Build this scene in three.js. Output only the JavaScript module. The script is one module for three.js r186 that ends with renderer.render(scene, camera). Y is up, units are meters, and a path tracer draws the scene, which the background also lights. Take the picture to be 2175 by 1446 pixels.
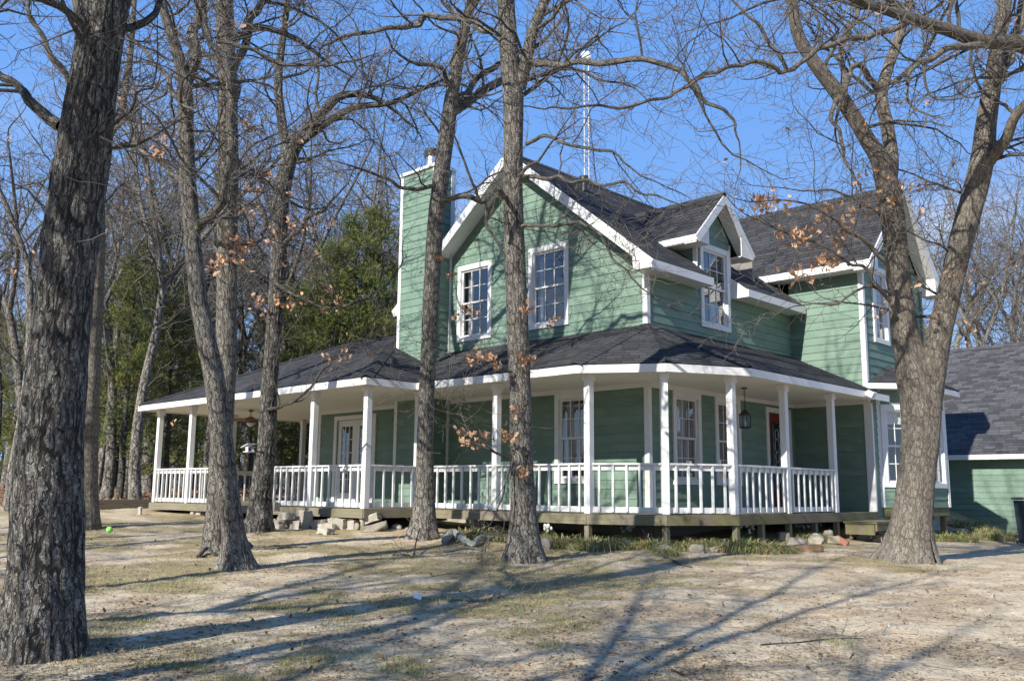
import * as THREE from 'three';
import { mergeGeometries } from 'three/addons/utils/BufferGeometryUtils.js';
import { RoundedBoxGeometry } from 'three/addons/geometries/RoundedBoxGeometry.js';
import { ImprovedNoise } from 'three/addons/math/ImprovedNoise.js';

// ---------- camera ----------
const scene = new THREE.Scene();
const V = (x, y, z) => new THREE.Vector3(x, y, z);
const CAM = V(10.702, 0.912, 14.996), FPX = 1965.9, PW = 2175, PH = 1446;
const [YAW, PIT, ROL] = [43.943, 9.253, 0.531].map(a => a * Math.PI / 180);
const fwd0 = V(-Math.sin(YAW), 0, -Math.cos(YAW)), right0 = V(Math.cos(YAW), 0, -Math.sin(YAW));
const fwd = fwd0.clone().multiplyScalar(Math.cos(PIT)).add(V(0, Math.sin(PIT), 0));
const up0 = fwd0.clone().multiplyScalar(-Math.sin(PIT)).add(V(0, Math.cos(PIT), 0));
const right = right0.clone().multiplyScalar(Math.cos(ROL)).addScaledVector(up0, Math.sin(ROL));
const up = up0.clone().multiplyScalar(Math.cos(ROL)).addScaledVector(right0, -Math.sin(ROL));
const camera = new THREE.PerspectiveCamera(2 * Math.atan(PH / 2 / FPX) * 180 / Math.PI, 1024 / 680, 0.1, 600);
camera.position.copy(CAM);
camera.quaternion.setFromRotationMatrix(new THREE.Matrix4().makeBasis(right, up, fwd.clone().negate()));
scene.add(camera);
// a place in the yard: the photograph's pixel and the distance at which the thing stands
const at = (px, py, d) => CAM.clone().addScaledVector(fwd, d).addScaledVector(right, (px - PW / 2) / FPX * d).addScaledVector(up, -(py - PH / 2) / FPX * d);

const sstep = (a, b, x) => { const t = Math.min(1, Math.max(0, (x - a) / (b - a))); return t * t * (3 - 2 * t); };
// ---------- sky and sun ----------
const SUN = V(0.115, 0.65, 1).normalize();
{
  const w = 512, h = 256, a = new Float32Array(w * h * 4), sn = new ImprovedNoise();
  for (let j = 0; j < h; j++) for (let i = 0; i < w; i++) {
    const el = ((j + 0.5) / h - 0.5) * Math.PI, az = ((i + 0.5) / w - 0.5) * 2 * Math.PI;
    const d = V(Math.cos(el) * Math.cos(az), Math.sin(el), Math.cos(el) * Math.sin(az));
    const e = Math.max(0, d.y), k = Math.exp(-e * 4.5), zen = 1 - 0.35 * sstep(0.5, 1, e);
    let c = [(0.066 + 0.29 * k) * zen, (0.213 + 0.28 * k) * zen, (0.575 + 0.05 * k) * zen];
    const g = Math.pow(Math.max(0, d.dot(SUN)), 6) * 0.14;
    const cl = Math.max(0, sn.noise(d.x * 3.1 + 4, e * 9, d.z * 3.1) + 0.5 * sn.noise(d.x * 8, e * 22, d.z * 8 + 3) - 0.05) * Math.exp(-Math.pow((e - 0.17) / 0.13, 2)) * 1.7;
    c = c.map((v, n) => v + g * [1, 0.97, 0.9][n] + cl * ([0.57, 0.59, 0.62][n] - v) * 0.7);
    if (d.y < 0) c = [0.11, 0.10, 0.085];
    a.set([...c, 1], (j * w + i) * 4);
  }
  const t = new THREE.DataTexture(a, w, h, THREE.RGBAFormat, THREE.FloatType);
  t.mapping = THREE.EquirectangularReflectionMapping; t.magFilter = t.minFilter = THREE.LinearFilter; t.needsUpdate = true;
  scene.background = t; scene.environment = t; scene.environmentIntensity = 1;
}
const sun = new THREE.DirectionalLight(new THREE.Color().setRGB(1, 0.955, 0.87), 5.0);
sun.position.copy(SUN).multiplyScalar(60).add(V(-2, 0, 2)); sun.target.position.set(-2, 0, 2);
sun.castShadow = true; sun.shadow.mapSize.set(4096, 4096);
Object.assign(sun.shadow.camera, { left: -32, right: 32, top: 32, bottom: -32, near: 1, far: 140 });
scene.add(sun, sun.target);
const EXPOSURE = 1.62;

// ---------- helpers ----------
let seed = 7;
const rnd = () => { seed = (seed + 0x6D2B79F5) | 0; let t = Math.imul(seed ^ (seed >>> 15), 1 | seed); t = (t + Math.imul(t ^ (t >>> 7), 61 | t)) ^ t; return ((t ^ (t >>> 14)) >>> 0) / 4294967296; };
const rr = (a, b) => a + (b - a) * rnd(), pick = a => a[Math.floor(rnd() * a.length)];
const noise = new ImprovedNoise(), N = (x, y, z = 0) => noise.noise(x, y, z);
const lerp = (a, b, t) => a + (b - a) * t;
const names = {};
const numbered = n => { const k = names[n] = (names[n] ?? -1) + 1; return k ? `${n}_${String(k).padStart(3, '0')}` : n; };
function tag(o, label, category, group) { o.userData.label = label; o.userData.category = category; if (group) o.userData.group = group; return o; }
function thing(name, label, category, pos = V(0, 0, 0), group) { const o = new THREE.Group(); o.name = numbered(name); o.position.copy(pos); scene.add(o); return tag(o, label, category, group); }
function part(parent, name, geo, mat) { const m = new THREE.Mesh(geo, mat); m.name = name; parent.add(m); return m; }
function sub(parent, name, pos, rotY = 0) { const g = new THREE.Group(); g.name = name; if (pos) g.position.copy(pos); g.rotation.y = rotY; parent.add(g); return g; }
const boxCache = new Map();
function boxGeo(w, h, d, r = 0) {
  const k = [w, h, d, r].map(v => v.toFixed(4)).join();
  if (!boxCache.has(k)) boxCache.set(k, r ? new RoundedBoxGeometry(w, h, d, 1, r) : new THREE.BoxGeometry(w, h, d));
  return boxCache.get(k);
}
function box(parent, name, mat, x, y, z, w, h, d, r = 0, ry = 0) { const m = part(parent, name, boxGeo(w, h, d, r), mat); m.position.set(x, y, z); m.rotation.y = ry; return m; }
// a board from A to B: thick = horizontal thickness, tall = its height
function beam(parent, name, mat, A, B, thick, tall, r = 0) {
  const d = B.clone().sub(A), L = d.length(); d.normalize();
  const z = V(0, 1, 0).cross(d).normalize().negate(), y = z.clone().cross(d);
  if (y.y < 0) { y.negate(); z.negate(); }
  const m = part(parent, name, boxGeo(L, tall, thick, r), mat);
  m.quaternion.setFromRotationMatrix(new THREE.Matrix4().makeBasis(d, y, d.clone().cross(y)));
  m.position.copy(A).add(B).multiplyScalar(0.5); return m;
}
// a flat polygon (3D points) thickened along t
function prismGeo(pts, t) {
  const P = [], n = pts.length, q = pts.map(p => p.clone().add(t));
  const tri = (a, b, c) => P.push(a.x, a.y, a.z, b.x, b.y, b.z, c.x, c.y, c.z);
  for (let i = 1; i < n - 1; i++) { tri(pts[0], pts[i], pts[i + 1]); tri(q[0], q[i + 1], q[i]); }
  for (let i = 0; i < n; i++) { const j = (i + 1) % n; tri(pts[i], q[i], q[j]); tri(pts[i], q[j], pts[j]); }
  const nrm = pts[1].clone().sub(pts[0]).cross(pts[2].clone().sub(pts[0]));
  if (nrm.dot(t) > 0) for (let i = 0; i < P.length; i += 9) for (let k = 0; k < 3; k++) { const s = P[i + 3 + k]; P[i + 3 + k] = P[i + 6 + k]; P[i + 6 + k] = s; }
  const g = new THREE.BufferGeometry(); g.setAttribute('position', new THREE.Float32BufferAttribute(P, 3));
  const uv = []; for (let i = 0; i < P.length; i += 3) uv.push(P[i] + P[i + 2] * 0.31, P[i + 1] + P[i + 2]);
  g.setAttribute('uv', new THREE.Float32BufferAttribute(uv, 2)); g.computeVertexNormals(); return g;
}
const prism = (parent, name, mat, pts, t) => part(parent, name, prismGeo(pts, t), mat);
function tex(w, h, f, { srgb = true, rep } = {}) {
  const a = new Uint8Array(w * h * 4);
  for (let j = 0; j < h; j++) for (let i = 0; i < w; i++) { const c = f(i, j); for (let k = 0; k < 3; k++) a[(j * w + i) * 4 + k] = Math.max(0, Math.min(255, c[k])); a[(j * w + i) * 4 + 3] = 255; }
  return finish(new THREE.DataTexture(a, w, h), srgb, rep);
}
function finish(t, srgb, rep) {
  t.wrapS = t.wrapT = THREE.RepeatWrapping; t.magFilter = THREE.LinearFilter; t.minFilter = THREE.LinearMipmapLinearFilter; t.generateMipmaps = true;
  if (srgb) t.colorSpace = THREE.SRGBColorSpace; if (rep) t.repeat.set(rep[0], rep[1]); t.needsUpdate = true; return t;
}
const toS = v => 255 * (v <= 0.0031308 ? 12.92 * v : 1.055 * Math.pow(v, 1 / 2.4) - 0.055);
// noise that repeats after w x h cells
const hash2 = (i, j, s) => { let h = Math.imul(i, 374761393) + Math.imul(j, 668265263) + Math.imul(s, 974711); h = Math.imul(h ^ (h >>> 13), 1274126177); return ((h ^ (h >>> 16)) >>> 0) / 4294967296; };
const md = (a, n) => ((a % n) + n) % n;
function tnoise(x, y, w, h, s) { const i = Math.floor(x), j = Math.floor(y), fx = x - i, fy = y - j, u = fx * fx * (3 - 2 * fx), v = fy * fy * (3 - 2 * fy); const g = (a, b) => hash2(md(i + a, w), md(j + b, h), s); return lerp(lerp(g(0, 0), g(1, 0), u), lerp(g(0, 1), g(1, 1), u), v); }
const col = (r, g, b) => new THREE.Color().setRGB(r, g, b);
const std = (c, rough, o = {}) => new THREE.MeshStandardMaterial({ color: c, roughness: rough, ...o });

// ---------- materials ----------
// bark: upright plates parted by fissures, crusted with lichen; 0.7 m x 1.4 m
const BW = 512, BH = 1024, bh = new Float32Array(BW * BH), bl = new Float32Array(BW * BH);
{
  const cx = 20, cy = 30;
  for (let j = 0; j < BH; j++) for (let i = 0; i < BW; i++) {
    const U = i / BW, W = j / BH, wx = (tnoise(U * 8, W * 16, 8, 16, 5) - 0.5) * 1.5 + (tnoise(U * 24, W * 48, 24, 48, 15) - 0.5) * 0.5;
    // deep furrows: upright, wandering, joining
    const f1v = Math.abs(tnoise(U * 13 + wx, W * 5, 13, 5, 6) - 0.5) * 2, f2v = Math.abs(tnoise(U * 19 + wx, W * 9, 19, 9, 16) - 0.5) * 2;
    const fur = Math.min(sstep(0.03, 0.34, f1v), 0.25 + 0.75 * sstep(0.02, 0.30, f2v));
    // cross cracks part the ridges into plates
    const x = U * cx + wx, y = W * cy + (tnoise(U * 10, W * 10, 10, 10, 7) - 0.5) * 2, ci = Math.floor(x), cj = Math.floor(y); let d1 = 9, d2 = 9, id = 0;
    for (let p = -1; p <= 1; p++) for (let q = -1; q <= 1; q++) { const I = md(ci + p, cx), J = md(cj + q, cy), d = Math.hypot(x - (ci + p + 0.15 + 0.7 * hash2(I, J, 1)), (y - (cj + q + hash2(I, J, 2))) * 0.8); if (d < d1) { d2 = d1; d1 = d; id = hash2(I, J, 3); } else if (d < d2) d2 = d; }
    const fine = tnoise(i / 4, j / 8, BW / 4, BH / 8, 8), fi2 = tnoise(i / 2, j / 2, BW / 2, BH / 2, 9);
    const h = fur * (0.50 + 0.25 * id + 0.25 * sstep(0, 0.28, d2 - d1));
    bh[j * BW + i] = Math.min(1, 0.80 * h + 0.16 * fine + 0.10 * fi2);
    bl[j * BW + i] = sstep(0.55, 0.66, 0.55 * tnoise(U * 11, W * 22, 11, 22, 11) + 0.45 * tnoise(U * 46, W * 92, 46, 92, 12)) * sstep(0.3, 0.5, bh[j * BW + i]);
  }
}
const barkBump = k => tex(BW, BH, (i, j) => { const v = 255 * bh[j * BW + i]; return [v, v, v]; }, { srgb: false, rep: [k / 0.7, k / 1.4] });
const barkMap = (ridge, fiss, lich, amt, s) => tex(BW, BH, (i, j) => {
  const k = j * BW + i, t = sstep(0.10, 0.80, bh[k]), n = 0.82 + 0.36 * hash2(i >> 1, j >> 1, 4), l = bl[k] * amt;
  return [0, 1, 2].map(c => toS(lerp(lerp(fiss[c], ridge[c], t), lich[c], l) * n));
}, { rep: [s / 0.7, s / 1.4] });
const LICH = [0.36, 0.38, 0.345];
const bark = {
  dark: std(col(1, 1, 1), 0.95, { map: barkMap([0.135, 0.119, 0.102], [0.014, 0.012, 0.01], LICH, 0.55, 1.6), bumpMap: barkBump(1.6), bumpScale: 0.026 }),
  grey: std(col(1, 1, 1), 0.95, { map: barkMap([0.205, 0.182, 0.152], [0.036, 0.029, 0.024], LICH, 0.55, 1.9), bumpMap: barkBump(1.9), bumpScale: 0.016 }),
  pale: std(col(1, 1, 1), 0.95, { map: barkMap([0.215, 0.186, 0.148], [0.085, 0.068, 0.053], LICH, 0.28, 2.3), bumpMap: barkBump(2.3), bumpScale: 0.012 }),
};
const twigMat = std(col(0.125, 0.106, 0.086), 0.92), branchMat = bark.grey;
const leafMat = std(col(1, 1, 1), 0.75, { vertexColors: true, side: THREE.DoubleSide });
const cedarMat = std(col(1, 1, 1), 0.8, { vertexColors: true, side: THREE.DoubleSide });
const grainTex = tex(256, 256, (i, j) => { const v = 128 + 70 * (tnoise(i / 22, j / 1.6, 12, 160, 3) - 0.5) + 50 * (tnoise(i / 6, j / 3, 43, 85, 4) - 0.5); return [v, v, v]; }, { srgb: false, rep: [1.2, 2.5] });
const paintTex = (c, s) => tex(512, 256, (i, j) => { const n = 1 + s * (tnoise(i / 60, j / 24, 9, 11, s * 900 | 0) - 0.5) + s * 0.6 * (tnoise(i / 8, j / 4, 64, 64, 7) - 0.5); return c.map(v => toS(v * n)); }, { rep: [0.45, 0.6] });
const greens = [[0.137, 0.212, 0.160], [0.131, 0.204, 0.154], [0.142, 0.218, 0.165]].map(c => std(col(1, 1, 1), 0.62, { map: paintTex(c, 0.24), bumpMap: grainTex, bumpScale: 0.0016 }));
const greenPlain = std(col(0.135, 0.209, 0.158), 0.65);
const white = std(col(1, 1, 1), 0.5, { map: paintTex([0.66, 0.66, 0.645], 0.08), bumpMap: grainTex, bumpScale: 0.0008 });
const ceilMat = std(col(0.78, 0.755, 0.70), 0.7);
const glass = new THREE.MeshPhysicalMaterial({ color: 0xffffff, roughness: 0.02, transmission: 1, thickness: 0, ior: 1.75 });
const roomMat = std(col(0.22, 0.2, 0.18), 0.9), curtainMat = new THREE.MeshPhysicalMaterial({ color: col(0.42, 0.44, 0.47), roughness: 0.95, side: THREE.DoubleSide });
const shingleTex = tex(256, 256, (i, j) => { const v = 200 + 110 * (hash2(i, j, 2) - 0.5); return [v, v, v * 1.01]; }, { rep: [1.4, 1.4] });
const shingleMat = std(col(1, 1, 1), 0.92, { vertexColors: true, map: shingleTex });
const deckRoof = std(col(0.03, 0.03, 0.032), 0.95);
const woodTex = (c, moss) => tex(512, 256, (i, j) => {
  const g = 0.72 + 0.5 * tnoise(i / 40, j / 2.4, 13, 107, 21) + 0.16 * (tnoise(i / 9, j / 1.2, 57, 213, 22) - 0.5), m = moss * sstep(0.5, 0.68, 0.6 * tnoise(i / 64, j / 40, 8, 6, 23) + 0.4 * tnoise(i / 12, j / 9, 43, 28, 24));
  return [0, 1, 2].map(k => toS(lerp(c[k] * g, [0.125, 0.135, 0.03][k], m)));
}, { rep: [0.5, 2] });
const deckWood = std(col(1, 1, 1), 0.9, { map: woodTex([0.215, 0.185, 0.14], 0.6), bumpMap: grainTex, bumpScale: 0.004 });
const mossWood = std(col(1, 1, 1), 0.9, { map: woodTex([0.16, 0.13, 0.09], 0.9), bumpMap: grainTex, bumpScale: 0.004 });
const stoneTex = c => tex(256, 256, (i, j) => { const n = 0.7 + 0.4 * tnoise(i / 32, j / 32, 8, 8, 31) + 0.35 * (tnoise(i / 5, j / 5, 51, 51, 32) - 0.2); return c.map(v => toS(v * n)); }, { rep: [2, 2] });
const stoneMats = [[0.30, 0.26, 0.19], [0.25, 0.225, 0.185], [0.36, 0.33, 0.27]].map(c => std(col(1, 1, 1), 0.95, { map: stoneTex(c) }));
const blockMat = std(col(1, 1, 1), 0.95, { map: stoneTex([0.38, 0.345, 0.285]) }), brickMat = std(col(1, 1, 1), 0.9, { map: stoneTex([0.31, 0.135, 0.09]) });
const concrete = std(col(0.28, 0.26, 0.23), 0.95), steel = std(col(0.62, 0.63, 0.65), 0.35, { metalness: 0.9 }), blackMetal = std(col(0.025, 0.025, 0.027), 0.5), brownMetal = std(col(0.17, 0.075, 0.04), 0.45);

// ---------- the ground ----------
function groundBase(X, Z) {
  const base = Math.min(-0.0247 * X - 0.030 * (Z - 2), 0.85 + 0.1 * Math.tanh((-0.0247 * X - 0.03 * (Z - 2) - 0.85) * 2));
  const r = -0.0247 * X + (Z > 0 ? -0.03 * (Z - 2) : 0.06 + 0.015 * Math.max(Z, -30));
  return lerp(base, r, sstep(0.5, 2.4, X));
}
const gh = (X, Z) => groundBase(X, Z) + 0.045 * N(X * 0.55, Z * 0.55, 2) + 0.018 * N(X * 1.9, Z * 1.9, 5);
function onGround(px, py) { // where the line of sight meets the ground
  const d = at(px, py, 1).sub(CAM); let lo = 2, hi = 90;
  for (let t = 2; t < 90; t += 0.25) { const p = CAM.clone().addScaledVector(d, t); if (p.y < groundBase(p.x, p.z)) { lo = t - 0.25; hi = t; break; } }
  for (let k = 0; k < 24; k++) { const m = (lo + hi) / 2, p = CAM.clone().addScaledVector(d, m); if (p.y < groundBase(p.x, p.z)) hi = m; else lo = m; }
  const p = CAM.clone().addScaledVector(d, lo); p.y = gh(p.x, p.z); p.d = lo; return p;
}
const woods = (X, Z) => Math.max(sstep(-15.5, -19, X + 0.25 * Z + 1.2 * N(X * 0.3, Z * 0.3, 9)), sstep(-8, -13, Z + 0.3 * X) * sstep(1, -3, X));
const grassy = (X, Z) => sstep(0.02, 0.30, 0.7 * N(X * 0.42 + 3, Z * 0.42, 1) + 0.45 * N(X * 1.5, Z * 1.5, 4) + 0.32 * sstep(9, 1, X - 0.2 * Z) - 0.12 - 0.35 * sstep(3, 7, X));
{
  const axis = (a, b, fine, lo, hi) => { const v = []; for (let x = a; x <= b + 1e-6; x += fine) v.push(x); let st = fine, x = a; while (x > lo) { st *= 1.16; x -= st; v.unshift(x); } st = fine; x = b; while (x < hi) { st *= 1.16; x += st; v.push(x); } return v; };
  const xs = axis(-7, 8.5, 0.07, -260, 200), zs = axis(0, 13.5, 0.07, -260, 120), P = [], C = [], U = [], I = [];
  for (const z of zs) for (const x of xs) {
    const w = woods(x, z), gr = grassy(x, z);
    let y = gh(x, z) + 0.008 * N(x * 6, z * 6, 3) + 0.010 * N(x * 13, z * 13, 6) + 0.02 * gr * N(x * 4, z * 4, 7);
    P.push(x, y, z); U.push(x / 3.1, z / 3.1);
    const lit = sstep(0.0, 0.35, N(x * 1.1, z * 1.1, 21) + 0.6 * N(x * 3.3, z * 3.3, 22) + 0.1);
    let c = [1, 0.99, 0.97];
    c = c.map((v, k) => lerp(v, [0.66, 0.56, 0.45][k], 0.55 * lit));
    c = c.map((v, k) => lerp(v, [0.50, 0.47, 0.28][k], 0.78 * gr));
    c = c.map((v, k) => lerp(v, [0.46, 0.30, 0.185][k], w));
    const n = 1 + 0.16 * N(x * 9, z * 9, 8); C.push(c[0] * n, c[1] * n, c[2] * n);
  }
  const nx = xs.length;
  for (let j = 0; j < zs.length - 1; j++) for (let i = 0; i < nx - 1; i++) { const a = j * nx + i; I.push(a, a + nx, a + 1, a + 1, a + nx, a + nx + 1); }
  const g = new THREE.BufferGeometry(); g.setAttribute('position', new THREE.Float32BufferAttribute(P, 3)); g.setAttribute('color', new THREE.Float32BufferAttribute(C, 3)); g.setAttribute('uv', new THREE.Float32BufferAttribute(U, 2)); g.setIndex(I); g.computeVertexNormals();
  const S = 1024, cv = document.createElement('canvas'); cv.width = cv.height = S; const q = cv.getContext('2d');
  const im = q.createImageData(S, S);
  for (let j = 0; j < S; j++) for (let i = 0; i < S; i++) {
    const n = 0.84 + 0.24 * tnoise(i / 64, j / 64, 16, 16, 41) + 0.36 * tnoise(i / 14, j / 9, 73, 114, 42) - 0.26 * sstep(0.62, 0.8, tnoise(i / 8, j / 6, 128, 171, 46)) * sstep(0.35, 0.65, tnoise(i / 90, j / 90, 11, 11, 47)) + 0.24 * (hash2(i, j, 43) - 0.5) + 0.34 * (tnoise(i / 4, j / 4, 256, 256, 44) - 0.5);
    const k = (j * S + i) * 4; im.data[k] = toS(0.405 * n); im.data[k + 1] = toS(0.335 * n); im.data[k + 2] = toS(0.236 * n); im.data[k + 3] = 255;
  }
  q.putImageData(im, 0, 0); q.lineCap = 'round';
  const tones = ['#6b5a44', '#54452f', '#8a7757', '#a8946e', '#3f352a', '#c5b591', '#7a5a3a', '#93805c'];
  for (let n = 0; n < 11000; n++) {
    const clump = n % 3; let x = rnd() * S, y = rnd() * S; if (clump && tnoise(x / 60, y / 60, 17, 17, 45) < 0.52) continue;
    const L = rr(3, 17), a = rnd() * 6.28, b = a + rr(-0.6, 0.6); q.strokeStyle = pick(tones); q.globalAlpha = rr(0.15, 0.6); q.lineWidth = rr(0.6, 1.7);
    for (const ox of [-S, 0, S]) for (const oy of [-S, 0, S]) { const X = x + ox, Y = y + oy; if (X < -30 || Y < -30 || X > S + 30 || Y > S + 30) continue; q.beginPath(); q.moveTo(X, Y); q.quadraticCurveTo(X + Math.cos(a) * L / 2, Y + Math.sin(a) * L / 2, X + (Math.cos(a) + Math.cos(b)) * L / 2, Y + (Math.sin(a) + Math.sin(b)) * L / 2); q.stroke(); }
  }
  const gt = finish(new THREE.CanvasTexture(cv), true);
  const m = new THREE.Mesh(g, std(col(1, 1, 1), 0.97, { map: gt, vertexColors: true, bumpMap: gt, bumpScale: 0.03 })); m.name = 'ground'; m.userData.kind = 'structure'; scene.add(m);
}
// ---------- building pieces ----------
const COURSE = 0.184;
// a clapboard wall in its own frame: x runs to the right as seen from outside, z points out
function wall(parent, name, origin, theta, poly, { holes = [], y0 = poly[0][1], corner = [true, true], course = COURSE, thick = 0.12 } = {}) {
  const g = sub(parent, name, origin, theta);
  const sh = new THREE.Shape(poly.map(p => new THREE.Vector2(p[0], p[1])));
  for (const [a, b, c, d] of holes) sh.holes.push(new THREE.Path([[a, c], [a, d], [b, d], [b, c]].map(p => new THREE.Vector2(p[0], p[1]))));
  const sg = new THREE.ExtrudeGeometry(sh, { depth: thick, bevelEnabled: false }); sg.translate(0, 0, -thick); part(g, 'sheathing', sg, greenPlain);
  const ys = poly.map(p => p[1]), top = Math.max(...ys);
  const span = y => { const s = []; for (let i = 0; i < poly.length; i++) { const [x1, a] = poly[i], [x2, b] = poly[(i + 1) % poly.length]; if ((a <= y && b >= y) || (b <= y && a >= y)) { if (Math.abs(a - b) < 1e-6) s.push(x1, x2); else s.push(x1 + (x2 - x1) * (y - a) / (b - a)); } } return s.length ? [Math.min(...s), Math.max(...s)] : null; };
  const board = (xa, xb, xc, xd, ya, yb, k) => { // bottom xa..xb, top xc..xd
    if (xb - xa < 0.01 && xd - xc < 0.01) return;
    const zb = 0.021, zt = 0.006 + (yb - ya < course - 0.01 ? 0.004 : 0), P = [], q = (a, b, c, d) => P.push(...a, ...b, ...c, ...a, ...c, ...d);
    const A = [xa, ya, zb], B = [xb, ya, zb], D = [xc, yb, zt], E = [xd, yb, zt], A0 = [xa, ya, 0.002], B0 = [xb, ya, 0.002], D0 = [xc, yb, 0.002], E0 = [xd, yb, 0.002];
    q(A, B, E, D); q(A0, B0, B, A); q(A0, A, D, D0); q(B, B0, E0, E); q(D, E, E0, D0);
    const geo = new THREE.BufferGeometry(); geo.setAttribute('position', new THREE.Float32BufferAttribute(P, 3));
    const o = k * 0.37, uv = []; for (let i = 0; i < P.length; i += 3) uv.push(P[i] + o, P[i + 1] + o); geo.setAttribute('uv', new THREE.Float32BufferAttribute(uv, 2)); geo.computeVertexNormals();
    part(g, 'siding_board', geo, greens[(k * 7 + Math.round(xa * 3)) % 3 < 0 ? 0 : Math.abs((k * 7 + Math.round(xa * 3)) % 3)]);
  };
  const plain = board, cutBoard = (xa, xb, xc, xd, ya, yb, k) => { // boards come in lengths: butt joints
    const L0 = Math.max(xa, xc), L1 = Math.min(xb, xd); if (L1 - L0 < 2.2) return plain(xa, xb, xc, xd, ya, yb, k);
    const m = Math.max(L0 + 0.4, Math.min(L1 - 0.4, L0 + (L1 - L0) * (0.15 + 0.7 * hash2(k, Math.round(L0 * 10) + 50, 77)))); plain(xa, m - 0.0015, xc, m - 0.0015, ya, yb, k); plain(m + 0.0015, xb, m + 0.0015, xd, ya, yb, k + 1); };
  for (let y = y0, k = 0; y < top - 0.01; y += course, k++) {
    const ya = y, yb = Math.min(y + course, top - 0.001), a = span(ya + 1e-4), b = span(yb - 1e-4) || a; if (!a) continue;
    const cut = holes.filter(h => h[2] < yb - 0.004 && h[3] > ya + 0.004).sort((p, q) => p[0] - q[0]);
    let l0 = a[0], l1 = b[0];
    for (const h of cut) {
      if (h[0] > Math.max(l0, l1)) cutBoard(l0, h[0], l1, h[0], ya, yb, k);
      if (h[2] > ya + 0.01) board(h[0], h[1], h[0], h[1], ya, h[2], k);
      if (h[3] < yb - 0.01) board(h[0], h[1], h[0], h[1], h[3], yb, k);
      l0 = l1 = h[1];
    }
    cutBoard(l0, a[1], l1, b[1], ya, yb, k);
  }
  const cw = 0.105, lo = poly[0][1];
  const hL = (span(lo + 0.01) || [0, 0]), topAt = x => { let t = lo; for (let y = lo; y < top; y += 0.02) { const s = span(y); if (s && s[0] <= x && s[1] >= x) t = y; } return t; };
  if (corner[0]) { const t = topAt(hL[0] + 0.02); box(g, 'corner_board', white, hL[0] + cw / 2 - 0.026, (lo + t) / 2, 0.015, cw, t - lo, 0.034); }
  if (corner[1]) { const t = topAt(hL[1] - 0.02); box(g, 'corner_board', white, hL[1] - cw / 2 + 0.026, (lo + t) / 2, 0.015, cw, t - lo, 0.034); }
  return g;
}
const ring = (w, h, t, d) => { const s = new THREE.Shape([[0, 0], [w, 0], [w, h], [0, h]].map(p => new THREE.Vector2(...p))); const tt = Array.isArray(t) ? t : [t, t, t, t]; s.holes.push(new THREE.Path([[tt[3], tt[2]], [tt[3], h - tt[0]], [w - tt[1], h - tt[0]], [w - tt[1], tt[2]]].map(p => new THREE.Vector2(...p)))); return new THREE.ExtrudeGeometry(s, { depth: d, bevelEnabled: true, bevelSize: 0.003, bevelThickness: 0.003, bevelSegments: 1, bevelOffset: -0.003 }); };
function curtainGeo(w, h, folds, amp) { const g = new THREE.PlaneGeometry(w, h, 40, 2), p = g.attributes.position; for (let i = 0; i < p.count; i++) p.setZ(i, amp * Math.sin((p.getX(i) / w + 0.5) * folds * 6.28) * (1 + 0.3 * Math.sin(p.getX(i) * 9))); g.computeVertexNormals(); return g; }
// a double-hung window: w x h over its casing, rows x cols of panes in each sash
function windowUnit(parent, origin, theta, w, h, { cols = 3, rows = 2, curtain = null, shade = 0, casing = 0.115 } = {}) {
  const g = sub(parent, 'window', origin, theta), c = casing;
  part(g, 'casing', ring(w, h, [c * 1.12, c, c, c], 0.034), white).position.z = 0.004;
  const iw = w - 2 * c, ih = h - 2.12 * c, half = ih / 2;
  const jamb = part(g, 'jamb', ring(iw + 0.02, ih + 0.02, 0.018, 0.10), white); jamb.position.set(c - 0.01, c - 0.01, -0.10);
  for (const [nm, yb, z] of [['lower_sash', c, -0.062], ['upper_sash', c + half - 0.02, -0.034]]) {
    const sh = half + 0.02, f = 0.042, s = part(g, nm, ring(iw - 0.016, sh, f, 0.026), white); s.position.set(c + 0.008, yb, z);
    const pw = (iw - 0.016 - 2 * f) / cols, ph = (sh - 2 * f) / rows;
    for (let i = 1; i < cols; i++) box(g, 'muntin', white, c + 0.008 + f + i * pw, yb + sh / 2, z + 0.012, 0.016, sh - 2 * f, 0.016);
    for (let j = 1; j < rows; j++) box(g, 'muntin', white, w / 2, yb + f + j * ph, z + 0.013, iw - 0.02 - 2 * f, 0.016, 0.014);
    for (let i = 0; i < cols; i++) for (let j = 0; j < rows; j++) { const p = part(g, 'pane', boxGeo(pw, ph, 0.003), glass); p.position.set(c + 0.008 + f + (i + 0.5) * pw, yb + f + (j + 0.5) * ph, z + 0.004); p.rotation.set((rnd() - 0.5) * 0.004, (rnd() - 0.5) * 0.004, 0); }
  }
  if (curtain) for (const [x0, x1] of curtain) { const m = part(g, 'curtain', curtainGeo((x1 - x0) * iw, ih * 0.98, 4, 0.03), curtainMat); m.position.set(c + (x0 + x1) / 2 * iw, c + ih / 2, -0.24); }
  if (shade) { const m = part(g, 'blind', boxGeo(iw, ih * shade, 0.01), std(col(0.5, 0.5, 0.48), 0.9)); m.position.set(w / 2, h - c - ih * shade / 2, -0.16); }
  return g;
}
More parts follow.
